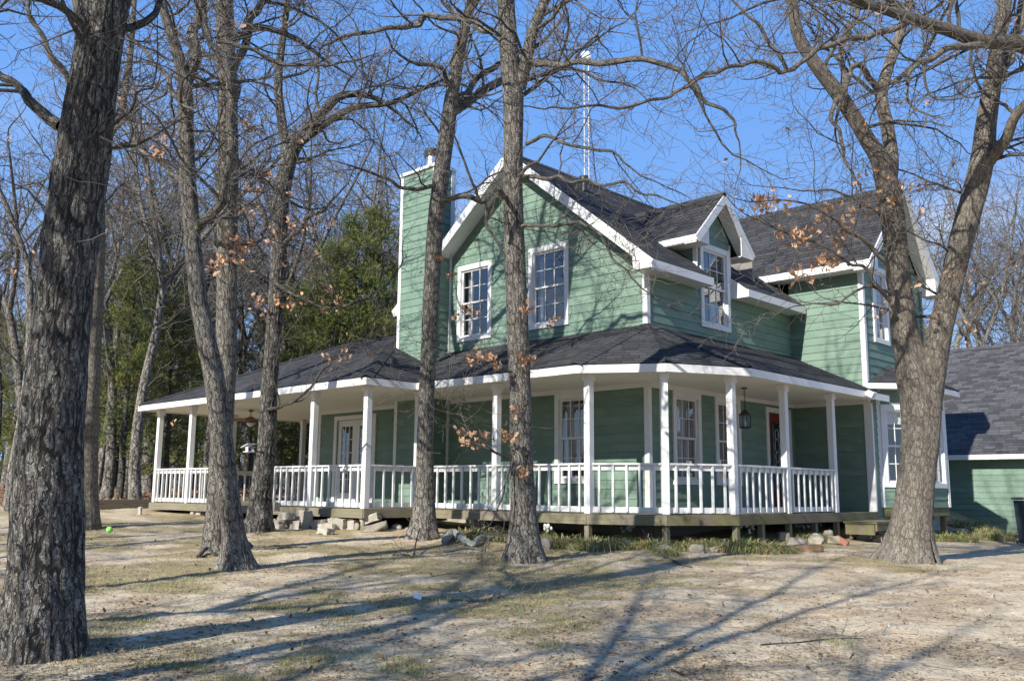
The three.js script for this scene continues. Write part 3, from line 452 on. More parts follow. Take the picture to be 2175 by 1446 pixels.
rim(D[0], [-11.5, PZW + o]); rim([-11.5, PZW + o], [-8.2, PZW + o]); rim([-8.2, PZW + o], D[1]); for (let k = 1; k < 6; k++) rim(D[k], D[k + 1], k < 4 ? deckWood : mossWood); rim(D[0], [-14.25, -4.1]);
for (const p of [[[-14.24, PZW + 0.08], [-4.68, PZW + 0.08], [-4.68, 0.6], [-14.24, 0.6]], [[-4.679, PA + 0.08], [0, PA + 0.08], [0, 0.03], [-4.679, 0.03]], [[0.002, PA + 0.08], [1.25, 1.25], [1.93, 0], [0.03, 0]], [[0.03, -0.002], [1.93, -0.002], [1.93, -6.02], [0.03, -6.02]], [[-14.24, 0.598], [-7.16, 0.598], [-7.16, 0.03], [-14.24, 0.03]], [[-14.24, 0.028], [-11.22, 0.028], [-11.22, -4.1], [-14.24, -4.1]]]) prism(house, 'deck_floor', deckWood, p.map(q => V(q[0], YD - 0.045, q[1])), V(0, 0.04, 0));
for (const [x, z] of [[-4.77, PZW], [-6.7, PZW], [-2.95, PA + 0.03], [-1.2, PA - 0.2], [0, PA + 0.03], [1.2, 1.2], [1.88, 0], [1.88, -0.9], [1.86, -2.0], [1.86, -3.1], [1.86, -4.1], [0.6, 0.6], [-4.77, PA], [-0.9, 0.9]]) { const y = gh(x, z) - 0.1; box(house, 'pier', deckWood, x, (y + rimY0 + 0.02) / 2, z, 0.1, rimY0 + 0.02 - y, 0.1); }
{ const s = sub(house, 'porch_step'); box(s, 'tread', mossWood, 2.35, 0.335, -5.0, 0.72, 0.045, 1.7, 0.008, 0.0); box(s, 'riser', mossWood, 2.68, 0.24, -5.0, 0.04, 0.145, 1.66); for (const z of [-4.2, -5.8]) box(s, 'stringer', mossWood, 2.33, 0.2, z, 0.62, 0.22, 0.05); }
// vents on the roof
for (const [x, z, h] of [[-2.6, -1.2, 0.32], [-2.9, -5.0, 0.25]]) { const g = sub(house, 'roof_vent', V(x, my(x), z)); const a = part(g, 'vent_pipe', new THREE.CylinderGeometry(0.07, 0.07, h, 16), blackMetal); a.position.y = h / 2; const c = part(g, 'vent_cap', new THREE.CylinderGeometry(0.11, 0.12, 0.09, 16), blackMetal); c.position.y = h; }

// ---------- garage ----------
{
  const g = thing('garage', 'low green clapboard garage with a grey shingle roof behind the house', 'garage', V(0, 0, 0)), z0 = -14.4, y = 2.1, s = 0.75, rz = -19.2, x0 = -2.6, x1 = 9.4, S = newS();
  wall(g, 'wall', V(x0, 0, z0), 0, [[0, -0.35], [x1 - x0, -0.35], [x1 - x0, 2.15], [0, 2.15]], { course: 0.17 });
  wall(g, 'wall', V(x1, 0, z0), Q, [[0, -0.35], [9, -0.35], [9, 2.15], [4.8, 5.5], [0, 2.15]], { course: 0.17 });
  const rp = (x, z) => V(x, y + s * (-14.0 - z), z);
  roofPlane(g, S, [rp(x0 - 0.3, -14.0), rp(x1 + 0.3, -14.0), rp(x1 + 0.3, rz), rp(x0 - 0.3, rz)], V(1, 0, 0), 0.096); roofPlane(g, S, [V(x0 - 0.3, y, 2 * rz + 14), V(x1 + 0.3, y, 2 * rz + 14), rp(x1 + 0.3, rz), rp(x0 - 0.3, rz)], V(1, 0, 0), 0.096); capLine(S, rp(x0 - 0.3, rz), rp(x1 + 0.3, rz), s, 0.1); shingles(g, S);
  beam(g, 'fascia', white, V(x0 - 0.3, y - 0.08, -13.99), V(x1 + 0.3, y - 0.08, -13.99), 0.03, 0.14); prism(g, 'soffit', white, [V(x0 - 0.3, y - 0.15, -14.0), V(x1 + 0.3, y - 0.15, -14.0), V(x1 + 0.3, y - 0.15, -14.38), V(x0 - 0.3, y - 0.15, -14.38)], V(0, 0.02, 0));
  beam(g, 'back_wall', greenPlain, V(x0, 0.9, -23), V(x1, 0.9, -23), 0.1, 2.5); beam(g, 'back_wall', greenPlain, V(x0, 0.9, -14.5), V(x0, 0.9, -22.9), 0.1, 2.5);
}
// ---------- trees ----------
class Tubes {
  constructor() { this.P = []; this.Nn = []; this.U = []; this.I = []; }
  // a tapered tube along points; rad = radius at each point
  add(pts, rad, sides, shape) {
    const n = pts.length, base = this.P.length / 3; let ref = null, vv = rnd() * 3, u0 = rnd() * 3;
    for (let i = 0; i < n; i++) {
      const t = pts[Math.min(i + 1, n - 1)].clone().sub(pts[Math.max(i - 1, 0)]).normalize();
      if (!ref) { ref = Math.abs(t.y) < 0.9 ? V(0, 1, 0) : V(1, 0, 0.2); ref.addScaledVector(t, -ref.dot(t)).normalize(); } else ref.addScaledVector(t, -ref.dot(t)).normalize();
      const b = t.clone().cross(ref); if (i) vv += pts[i].distanceTo(pts[i - 1]);
      const circ = Math.max(0.7, Math.round(2 * Math.PI * rad[0] / 0.7) * 0.7);
      for (let k = 0; k <= sides; k++) {
        const a = k / sides * 2 * Math.PI, r = shape ? rad[i] * shape(a, vv, i / (n - 1), pts[i]) : rad[i], nx = ref.clone().multiplyScalar(Math.cos(a)).addScaledVector(b, Math.sin(a));
        this.P.push(pts[i].x + nx.x * r, pts[i].y + nx.y * r, pts[i].z + nx.z * r); this.Nn.push(nx.x, nx.y, nx.z); this.U.push(u0 + k / sides * circ, vv);
      }
    }
    const s1 = sides + 1;
    for (let i = 0; i < n - 1; i++) for (let k = 0; k < sides; k++) { const a = base + i * s1 + k, c = a + s1; this.I.push(a, a + 1, c, a + 1, c + 1, c); }
  }
  geo(smooth) {
    const g = new THREE.BufferGeometry(); g.setAttribute('position', new THREE.Float32BufferAttribute(this.P, 3)); g.setAttribute('uv', new THREE.Float32BufferAttribute(this.U, 2)); g.setIndex(this.I);
    if (smooth) g.computeVertexNormals(); else g.setAttribute('normal', new THREE.Float32BufferAttribute(this.Nn, 3)); return g;
  }
}
class Leaves { // lobed oak leaves, curled and dry
  constructor() { this.P = []; this.C = []; }
  leaf(p, size, tint) {
    const q = new THREE.Quaternion().setFromEuler(new THREE.Euler(rr(-1.4, 1.4), rnd() * 6.28, rr(-1.2, 1.2))), curl = rr(0.1, 0.45);
    const out = [[0, 0], [0.10, 0.16], [0.28, 0.30], [0.13, 0.44], [0.30, 0.66], [0.12, 0.76], [0, 1], [-0.12, 0.76], [-0.30, 0.66], [-0.13, 0.44], [-0.28, 0.30], [-0.10, 0.16]];
    const v = out.map(([x, y]) => V(x, y, curl * (x * x * 3 + y * y * 0.6)).multiplyScalar(size).applyQuaternion(q).add(p)), c = V(0, 0.5, curl * 0.15).multiplyScalar(size).applyQuaternion(q).add(p);
    for (let i = 0; i < out.length; i++) { const a = v[i], b = v[(i + 1) % out.length]; this.P.push(c.x, c.y, c.z, a.x, a.y, a.z, b.x, b.y, b.z); for (let k = 0; k < 3; k++) this.C.push(...tint); }
  }
  cluster(p, n, spread, size = 0.105) { for (let i = 0; i < n; i++) { const t = rnd(), w = rr(0.75, 1.25); this.leaf(p.clone().add(V(rr(-1, 1), rr(-1, 1), rr(-1, 1)).multiplyScalar(spread * rnd())), size * rr(0.7, 1.2), [lerp(0.32, 0.50, t) * w, lerp(0.16, 0.315, t) * w, lerp(0.08, 0.195, t) * w]); } }
  geo() { const g = new THREE.BufferGeometry(); g.setAttribute('position', new THREE.Float32BufferAttribute(this.P, 3)); g.setAttribute('color', new THREE.Float32BufferAttribute(this.C, 3)); g.computeVertexNormals(); return g; }
}
const perp = d => { const a = V(rr(-1, 1), rr(-1, 1), rr(-1, 1)); a.addScaledVector(d, -a.dot(d)); return a.normalize(); };
const LV = [{ seg: 0.35, gn: 0.20 }, { seg: 0.2, gn: 0.52 }, { seg: 0.13, gn: 0.60 }, { seg: 0.085, gn: 0.62 }, { seg: 0.10, gn: 0.4 }];
// a crooked branch and, on it, smaller ones; T = { br, tw, lv }
function grow(T, p, d, len, r, lvl, o) {
  const n = Math.max(2, Math.round(len / LV[lvl].seg)), st = len / n, pts = [p.clone()], rad = [r], dirs = [d.clone()], g = LV[lvl].gn * (o.gn ?? 1);
  let dd = d.clone(); const end = Math.max(o.rmin, r * 0.32), bend = perp(d).multiplyScalar(0.09 * rnd());
  for (let i = 1; i <= n; i++) {
    dd.add(perp(dd).multiplyScalar(g * rnd())).add(bend).add(V(0, o.up[lvl] ?? 0, 0)).normalize(); p = p.clone().addScaledVector(dd, st); pts.push(p); rad.push(lerp(r, end, i / n)); dirs.push(dd.clone());
  }
  const far = o.far;
  if (lvl <= 1) T.br.add(pts, rad, far ? 4 : 6); else T.tw.add(pts, rad, 3);
  if (lvl >= o.max) { if (T.lv && rnd() < (o.leafy ?? 0)) T.lv.cluster(p, 1 + Math.floor(rnd() * 4), 0.1); return; }
  const m = Math.round(len * o.dens[lvl] * rr(0.75, 1.25));
  for (let k = 0; k < m; k++) {
    const f = 0.12 + 0.88 * (k + rnd()) / m, i = Math.min(n - 1, Math.floor(f * n)), fr = f * n - i, q = pts[i].clone().lerp(pts[i + 1], fr), base = dirs[i + 1];
    const c = base.clone().multiplyScalar(rr(0.35, 0.95)).add(perp(base)).normalize(), L = Math.max(o.lmin[lvl], len * rr(0.32, 0.62) * (1 - 0.45 * f));
    grow(T, q, c, L, Math.max(o.rmin, Math.min(lerp(r, end, f) * rr(0.45, 0.7), L * 0.022)), lvl + 1, o);
  }
  grow(T, p, dirs[n].clone().add(perp(dirs[n]).multiplyScalar(0.3)).normalize(), len * rr(0.4, 0.6), end, lvl + 1, o);
}
const NEAR = { max: 3, dens: [3.2, 5.6, 9.0], lmin: [0.6, 0.32, 0.13], up: [0.03, 0.02, 0.02, 0.02], rmin: 0.0028, leafy: 0 };
function spline(pts, step) { // pts: {p, r}
  const c = new THREE.CatmullRomCurve3(pts.map(a => a.p), false, 'centripetal'), L = c.getLength(), n = Math.max(3, Math.ceil(L / step)), P = [], R = [];
  for (let i = 0; i <= n; i++) { const t = i / n, x = t * (pts.length - 1), k = Math.min(pts.length - 2, Math.floor(x)); P.push(c.getPoint(t)); R.push(lerp(pts[k].r, pts[k + 1].r, x - k)); }
  return { P, R, L };
}
// stems: lists of [px, py, width in px, distance]; the first is the trunk and stands on the ground
function oak(name, label, mat, stems, { flare = 0.5, lobes = 5, kids = 1, sides = 26, leafy = 0, from = 0.3, rough = 1, extend = 3, ...o } = {}, extra) {
  const root = onGround(stems[0][0][0], stems[0][0][1]); const g = thing(name, label, 'tree', root), T = { br: new Tubes(), tw: new Tubes(), lv: new Leaves() }, opt = { ...NEAR, leafy, ...o };
  const d0 = root.d, ph = rnd() * 6;
  stems.forEach((st, si) => {
    const pts = st.map(([x, y, w, dd]) => { const d = d0 + (dd || 0); return { p: at(x, y, d).sub(root), r: w / 2 / FPX * d }; });
    if (!si) { pts[0].p.set(0, -0.12, 0); }
    const big = pts[0].r > 0.09, s = spline(pts, big ? 0.05 : 0.1), tb = new Tubes();
    if (si && !big) s.P.forEach((p, i) => { const k = Math.min(1, i / 4) * 0.055, u = i * 0.31 + si * 7.3; p.add(V(N(u, 1.5, ph), N(u, 4.5, ph), N(u, 8.5, ph)).multiplyScalar(k * 1.6)); });
    const shape = big ? (a, v, f, p) => { const hgt = p.y; let k = 1 + rough * (0.035 * N(Math.cos(a) * 1.4 + ph, Math.sin(a) * 1.4, v * 0.9) + 0.03 * N(Math.cos(a) * 4, Math.sin(a) * 4, v * 2.6 + ph) + 0.05 * Math.abs(N(Math.cos(a) * 13, Math.sin(a) * 13, v * 3.2))); if (!si) { const e = Math.exp(-Math.max(0, hgt + 0.05) / 0.27); k += flare * e * (0.6 + 0.6 * Math.pow(0.5 + 0.5 * Math.cos(lobes * a + ph + N(a, 0) * 2), 2)); } return k; } : (a, v) => 1 + 0.07 * N(Math.cos(a) * 2, Math.sin(a) * 2, v * 2);
    tb.add(s.P, s.R, big ? sides : 9, shape);
    part(g, si ? 'limb' : 'trunk', tb.geo(big), mat);
    // side branches
    const n = s.P.length - 1, f0 = si ? (st.from ?? 0.12) : from, m = Math.round(s.L * (1 - f0) * (st.kids ?? kids) * 1.7);
    for (let k = 0; k < m; k++) {
      const f = f0 + (1 - f0) * (k + rnd()) / m, i = Math.min(n - 1, Math.floor(f * n)), dir = s.P[i + 1].clone().sub(s.P[i]).normalize(), c = dir.clone().multiplyScalar(rr(0.1, 0.7)).add(perp(dir)).normalize(); if (c.y < -0.5) c.y *= -0.5;
      const len = rr(0.6, 2.2) * (st.len ?? 1); grow(T, s.P[i].clone(), c.normalize(), len, Math.min(s.R[i] * 0.45, len * 0.017), 1, opt);
    }
    // the stem goes on above the picture, or ends in branches
    const dir = s.P[n].clone().sub(s.P[n - 2]).normalize(), high = s.P[n].y + root.y, py = st[st.length - 1][1];
    if (py <= 12) { for (let k = 0; k < 3; k++) grow(T, s.P[n].clone(), dir.clone().add(perp(dir).multiplyScalar(0.25 + 0.25 * k)).normalize(), extend * rr(0.8, 1.2), s.R[n] * (k ? 0.6 : 0.9), 0, { ...opt, dens: [2.6, 3.4, 4.5], max: 3 }); }
    else grow(T, s.P[n].clone(), dir, rr(0.8, 1.3), s.R[n], 1, opt);
  });
  if (extra) extra(g, T, root, d0);
  if (T.br.P.length) { const b = part(g, 'branches', T.br.geo(), branchMat); b.userData.kind = 'stuff'; }
  if (T.tw.P.length) { const b = part(g, 'twigs', T.tw.geo(), twigMat); b.userData.kind = 'stuff'; }
  if (T.lv.P.length) { const b = part(g, 'dead_leaves', T.lv.geo(), leafMat); b.userData.kind = 'stuff'; }
  return g;
}
// brown leaves that hang on, at pixel places in this tree's reach
const leafAt = (list, dd = 0) => (g, T, root, d0) => { for (const [x, y, n, s] of list) { const p = at(x, y, d0 + dd + rr(-0.25, 0.25)).sub(root); T.lv.cluster(p, Math.round(n * 1.9), (s ?? 0.2) * 1.15); for (let k = 0; k < 3; k++) { const e = p.clone().add(V(rr(-0.3, 0.3), rr(-0.2, 0.3), rr(-0.3, 0.3))); grow(T, e, V(rr(-1, 1), rr(-0.6, 0.6), rr(-1, 1)).normalize(), rr(0.25, 0.5), 0.004, 3, NEAR); } } };

oak('post_oak', 'massive dark lichen-spotted oak trunk at the left edge of the yard', bark.dark, [
  [[88, 1392, 165], [97, 1200, 146], [101, 1000, 137], [112, 850, 123], [129, 700, 112], [151, 500, 110], [180, 300, 104], [202, 150, 93], [221, 0, 95], [226, -200, 90], [240, -420, 74, 0.2], [255, -640, 60, 0.3]],
  [[130, 268, 28], [60, 210, 20, 0.3], [0, 150, 16, 0.5], [-70, 60, 13, 0.8]], [[178, 335, 12, -0.3], [182, 290, 11, -0.35], [166, 200, 8, -0.4], [168, 110, 6, -0.45], [195, 72, 4, -0.45], [230, 84, 3, -0.4]], [[184, 296, 8, -0.35], [235, 265, 7, -0.3], [280, 220, 6, -0.2], [330, 195, 4, 0]],
  [[235, 60, 22], [275, 55, 17, 0.3], [320, 20, 14, 0.4], [360, -30, 11, 0.6]]], { sides: 110, flare: 0.3, from: 0.52, kids: 1.1, rough: 1.25, extend: 2.2 });
oak('post_oak', 'slim grey oak trunk directly behind the massive left trunk', bark.pale, [
  [[190, 1122, 44], [187, 1040, 38], [189, 900, 37], [196, 750, 34], [203, 600, 32], [206, 480, 31], [200, 330, 32], [180, 150, 28], [165, 0, 24], [150, -160, 18]],
  [[200, 330, 20], [250, 250, 16, 0.4], [275, 120, 12, 0.6], [285, 0, 9, 0.7]], [[190, 230, 16], [120, 140, 12, -0.5], [70, 40, 9, -0.7], [40, -30, 8, -0.8]]], { flare: 0.3, kids: 1.7, from: 0.5 });
oak('post_oak', 'crooked oak with a mossy kinked stem forking high, left of the porch', bark.grey, [
  [[503, 1207, 66], [496, 1140, 46], [484, 1050, 46], [472, 950, 46], [463, 860, 45], [450, 780, 42], [436, 715, 39], [422, 640, 36], [413, 560, 35], [406, 480, 34], [398, 380, 34], [394, 290, 32], [393, 200, 30], [378, 120, 24], [352, 40, 20], [340, -10, 18], [325, -180, 14]],
  [[392, 195, 26], [408, 120, 23, 0.1], [414, 60, 21, 0.2], [420, 0, 20, 0.3], [425, -150, 15, 0.4]],
  [[410, 490, 24], [440, 460, 22, -0.1], [470, 415, 20, -0.2], [482, 330, 19, -0.3], [486, 230, 18, -0.3], [474, 120, 16, -0.4], [450, 78, 13, -0.4]],
  [[398, 230, 14], [360, 170, 12, 0.3], [318, 122, 9, 0.5]], [[462, 88, 10, -0.4], [510, 100, 9, -0.4], [590, 130, 8, -0.3], [690, 140, 6, -0.1]], [[394, 400, 13], [350, 350, 11, 0.4], [285, 305, 9, 0.7], [235, 320, 7, 1]]],
  { flare: 0.55, kids: 1.6, from: 0.6, leafy: 0.012 }, leafAt([[345, 310, 10], [405, 320, 8], [330, 335, 8]], 0.4));
oak('post_oak', 'straight oak trunk standing close behind the crooked kinked oak', bark.grey, [
  [[458, 1170, 54], [461, 1080, 46], [468, 950, 44], [478, 800, 43], [481, 650, 42], [482, 500, 41], [484, 350, 42], [482, 200, 40], [478, 80, 38], [476, 0, 37], [470, -200, 28]],
  [[490, 230, 20], [520, 80, 17, 0.3], [560, 0, 14, 0.5]], [[490, 90, 16], [540, 58, 14, 0.4], [620, 80, 11, 0.7], [660, 105, 9, 0.9]], [[484, 380, 14], [530, 372, 11, -0.5], [600, 410, 8, -0.7]]], { flare: 0.3, kids: 1.8, from: 0.45 },
  leafAt([[498, 505, 12], [512, 530, 14], [505, 560, 10], [540, 275, 8], [525, 265, 8], [590, 400, 9], [560, 375, 8], [470, 555, 10], [455, 575, 8], [530, 460, 8]], -0.3));
oak('post_oak', 'dark leaning oak trunk in front of the left porch bay', bark.dark, [
  [[547, 1130, 56], [554, 1050, 45], [565, 950, 40], [573, 800, 33], [583, 680, 33], [591, 560, 33], [594, 450, 36], [606, 372, 34], [622, 318, 30], [648, 280, 25], [700, 222, 19], [725, 203, 16, 0.2], [772, 201, 13, 0.4], [808, 214, 9, 0.5], [850, 245, 5, 0.6]],
  [[612, 350, 24], [600, 270, 20, 0.3], [590, 180, 18, 0.5], [600, 80, 15, 0.7], [610, 0, 13, 0.9], [618, -120, 10, 1]], [[632, 306, 20], [690, 262, 17, -0.3], [749, 229, 14, -0.5], [830, 218, 11, -0.6], [882, 195, 9, -0.8], [934, 172, 6, -0.9]],
  [[586, 540, 12], [640, 480, 9, -0.4], [690, 440, 7, -0.6]], [[590, 500, 10], [540, 440, 8, 0.4], [500, 420, 6, 0.6]], [[566, 870, 8, -0.2], [630, 850, 6, -0.4], [690, 780, 5, -0.6], [730, 750, 3, -0.7]], [[578, 600, 9, -0.2], [650, 640, 7, -0.5], [740, 650, 5, -0.7], [830, 600, 4, -0.8]]],
  { flare: 0.45, kids: 1.6, from: 0.5, leafy: 0.02 }, leafAt([[545, 640, 9], [560, 655, 8], [585, 640, 12], [620, 650, 10], [650, 640, 9], [690, 655, 9], [620, 485, 12], [590, 500, 10], [655, 490, 9], [700, 620, 9], [720, 640, 8], [565, 380, 8], [545, 410, 10], [700, 770, 4], [730, 755, 4], [705, 480, 6]], -0.3));
oak('post_oak', 'slender pale oak trunk in front of the chimney', bark.grey, [
  [[897, 1142, 60], [902, 1060, 42], [903, 900, 33], [910, 750, 33], [917, 600, 34], [925, 480, 35], [936, 380, 34], [948, 290, 33], [960, 200, 30], [975, 110, 26], [992, 40, 20], [1010, -20, 15], [1030, -150, 10]],
  [[950, 245, 22], [985, 222, 20, 0.3], [1030, 190, 18, 0.6], [1075, 165, 16, 0.9], [1120, 120, 12, 1.2]], [[958, 240, 16], [1000, 178, 14, 0.4], [1060, 136, 12, 0.8]], [[936, 425, 13, -0.1], [1000, 416, 12, -0.4], [1030, 440, 9, -0.5], [1042, 490, 6, -0.6]], [[925, 395, 10, -0.1], [870, 400, 8, -0.3], [810, 380, 6, -0.5]], [[962, 190, 12], [935, 150, 10, -0.3], [890, 140, 8, -0.5]]],
  { flare: 0.5, kids: 1.5, from: 0.55 }, leafAt([[935, 545, 5, 0.1], [955, 590, 6, 0.12], [965, 680, 5, 0.1], [985, 665, 6, 0.12], [1010, 665, 7, 0.12]], -0.4));
oak('post_oak', 'straight oak trunk standing in front of the middle of the house', bark.grey, [
  [[1116, 1192, 74], [1112, 1090, 55], [1108, 980, 49], [1105, 850, 47], [1100, 700, 46], [1094, 550, 44], [1090, 420, 41], [1090, 300, 41], [1090, 210, 43], [1082, 120, 40], [1076, 30, 37], [1072, -60, 33], [1060, -250, 24]],
  [[1104, 190, 26], [1118, 130, 25, -0.1], [1128, 80, 24, -0.2], [1145, 30, 23, -0.2], [1165, -20, 20, -0.2], [1200, -180, 14, -0.2]],
  [[1118, 134, 16, -0.1], [1165, 130, 14, -0.4], [1210, 136, 13, -0.7], [1300, 126, 13, -1.1], [1400, 142, 12, -1.4], [1460, 172, 10, -1.5], [1500, 210, 9, -1.5], [1545, 252, 7, -1.5], [1578, 296, 4, -1.5]],
  [[1070, 76, 15], [1030, 62, 14, 0.4], [990, 48, 13, 0.7], [945, 33, 13, 0.9], [900, 40, 12, 1.1], [872, 60, 11, 1.2], [800, 66, 9, 1.3], [720, 80, 7, 1.4]],
  [[1118, 306, 9, -0.1], [1162, 293, 8, -0.5], [1220, 308, 7, -0.8], [1300, 326, 6, -1.1], [1336, 356, 4, -1.2]], [[1108, 376, 10, -0.1], [1187, 373, 8, -0.7], [1252, 386, 7, -1], [1320, 392, 6, -1.3], [1400, 420, 4, -1.5]], [[1110, 480, 9, -0.2], [1150, 475, 8, -0.7], [1235, 472, 7, -1.0], [1290, 520, 6, -1.2], [1340, 590, 4, -1.3]], [[1075, 420, 11, -0.1], [1050, 405, 9, -0.5], [1030, 430, 8, -0.6], [1000, 400, 6, -0.7]], [[1092, 400, 9, -0.25], [1115, 360, 8, -0.3], [1150, 330, 5, -0.5]],
  [[1082, 975, 6, -0.2], [1040, 955, 5, -0.4], [1000, 940, 4, -0.5], [985, 905, 3, -0.5]], [[1084, 990, 5, -0.2], [1070, 1030, 4, -0.3], [1050, 1070, 3, -0.4]], [[1088, 790, 5, -0.2], [1040, 775, 4, -0.4], [990, 765, 3, -0.5]]],
  { flare: 0.55, kids: 1.1, from: 0.62, extend: 2 }, leafAt([[985, 925, 9, 0.13], [1012, 945, 6, 0.1], [985, 945, 5, 0.08], [1032, 930, 5, 0.1], [1075, 925, 8, 0.13], [1085, 935, 5, 0.1], [1110, 1010, 10, 0.15], [1015, 760, 8, 0.14], [1040, 765, 7, 0.12], [1060, 780, 6, 0.12], [995, 770, 5, 0.1], [1115, 770, 10, 0.14], [1128, 765, 6, 0.1], [1090, 875, 4, 0.1], [1118, 665, 7, 0.12], [1175, 690, 5, 0.1]], -0.45));
oak('post_oak', 'great forked grey oak at the right of the porch steps', bark.pale, [
  [[1928, 1192, 98], [1939, 1100, 76], [1949, 1000, 73], [1956, 930, 74], [1957, 860, 82], [1948, 800, 84], [1932, 745, 60], [1921, 690, 52], [1911, 600, 45], [1901, 500, 47], [1888, 405, 48], [1868, 335, 38], [1845, 300, 32], [1820, 258, 31], [1788, 209, 31], [1755, 165, 29], [1730, 132, 27], [1700, 84, 25], [1686, 30, 22], [1680, -40, 20], [1665, -220, 14]],
  [[1964, 850, 70], [1985, 760, 54, -0.1], [2001, 690, 48, -0.15], [2022, 600, 46, -0.2], [2046, 500, 48, -0.3], [2072, 405, 49, -0.3], [2088, 335, 46, -0.4], [2096, 260, 40, -0.4], [2110, 170, 34, -0.4], [2122, 80, 29, -0.5], [2136, 0, 26, -0.5], [2150, -160, 20, -0.5]],
  [[1888, 395, 34], [1894, 335, 29, 0.2], [1884, 262, 26, 0.3], [1873, 205, 25, 0.4], [1885, 150, 23, 0.5], [1905, 95, 21, 0.6], [1920, 45, 19, 0.6], [1934, -10, 17, 0.7], [1950, -160, 12, 0.7]],
  [[2094, 352, 28, -0.4], [2115, 325, 25, -0.6], [2138, 296, 22, -0.8], [2156, 250, 20, -1], [2185, 215, 18, -1.2]], [[2112, 175, 24, -0.4], [2140, 130, 22, -0.3], [2160, 70, 20, -0.2], [2176, -10, 18, -0.1]],
  [[1870, 200, 15, 0.4], [1845, 160, 13, 0.2], [1825, 135, 12, 0], [1805, 150, 10, -0.1], [1795, 190, 8, -0.2]], [[1780, 205, 11], [1770, 250, 9, -0.3], [1778, 285, 8, -0.4], [1795, 330, 7, -0.4], [1808, 380, 5, -0.5]], [[1795, 205, 13], [1790, 110, 12, 0.3], [1815, 50, 10, 0.5], [1840, 0, 9, 0.6]],
  [[1896, 625, 11, -0.35], [1880, 560, 10, -0.5], [1840, 520, 8, -0.6], [1790, 480, 7, -0.7], [1740, 440, 5, -0.8], [1690, 430, 4, -0.8]], [[1892, 640, 9, -0.35], [1850, 590, 8, -0.5], [1800, 555, 6, -0.6], [1730, 510, 5, -0.6], [1660, 490, 4, -0.6]], [[1890, 620, 8, -0.35], [1830, 610, 6, -0.5], [1780, 640, 5, -0.6], [1720, 650, 3, -0.6]], [[2060, 640, 8, -0.4], [2100, 600, 6, -0.7], [2150, 560, 4, -0.9]], [[1900, 470, 8, -0.3], [1840, 440, 6, -0.6], [1770, 400, 5, -0.8], [1700, 400, 3, -0.9]]],
  { flare: 0.62, lobes: 4, kids: 0.95, sides: 60, from: 0.6, rough: 1, leafy: 0.012 }, leafAt([[1612, 425, 16, 0.2], [1625, 440, 10], [1640, 430, 7], [1680, 440, 6], [1690, 500, 14, 0.22], [1700, 510, 14, 0.2], [1720, 495, 9], [1650, 505, 6], [1745, 560, 16, 0.22], [1765, 555, 12], [1690, 590, 12], [1715, 585, 10], [1780, 555, 7], [1745, 470, 8], [1760, 450, 6], [1790, 480, 7], [1810, 500, 7], [1850, 445, 8], [1830, 395, 6], [1890, 430, 6], [1895, 380, 7], [1935, 410, 5], [1955, 405, 6], [1870, 660, 4], [1980, 680, 3], [1625, 450, 9, 0.25], [2020, 590, 5], [2060, 700, 3], [2080, 575, 5], [1780, 515, 8], [1805, 445, 5]], -0.5));
// the oak out of the frame at the right, whose limbs reach across the picture's top
oak('post_oak', 'lichened oak limbs reaching in from beyond the right edge', bark.pale, [
  [[2330, 1215, 120], [2335, 1000, 90], [2330, 700, 80], [2320, 450, 70], [2290, 250, 58], [2240, 140, 46], [2175, 95, 34, -0.2], [2083, 86, 28, -0.5], [2010, 62, 26, -0.8], [1940, 40, 24, -1], [1886, 22, 21, -1.2], [1830, 3, 18, -1.4], [1780, -20, 15, -1.5]],
  [[2090, 92, 17, -0.5], [2012, 111, 14, -0.9], [1958, 133, 11, -1.1], [1936, 150, 8, -1.2]],
  [[1930, 46, 15, -1], [1867, 68, 13, -1.3], [1803, 84, 12, -1.5], [1750, 105, 12, -1.7], [1706, 133, 11, -1.9], [1673, 152, 10, -2.0], [1623, 137, 9, -2.1], [1573, 135, 8, -2.2], [1519, 156, 8, -2.3], [1465, 181, 7, -2.4], [1400, 209, 7, -2.5], [1317, 229, 6, -2.6], [1220, 218, 5, -2.6], [1181, 229, 4, -2.6], [1125, 221, 3, -2.6]],
  [[1672, 150, 9, -2], [1640, 90, 8, -2], [1615, 50, 7, -2], [1570, 20, 5, -2]], [[1465, 181, 6, -2.4], [1500, 230, 5, -2.4], [1530, 300, 4, -2.4]], [[1960, 130, 6, -1.1], [1975, 185, 5, -1.1], [2010, 205, 4, -1.1], [2090, 190, 3, -1.2]]], { flare: 0.3, kids: 1.5, from: 0.42, extend: 2 });

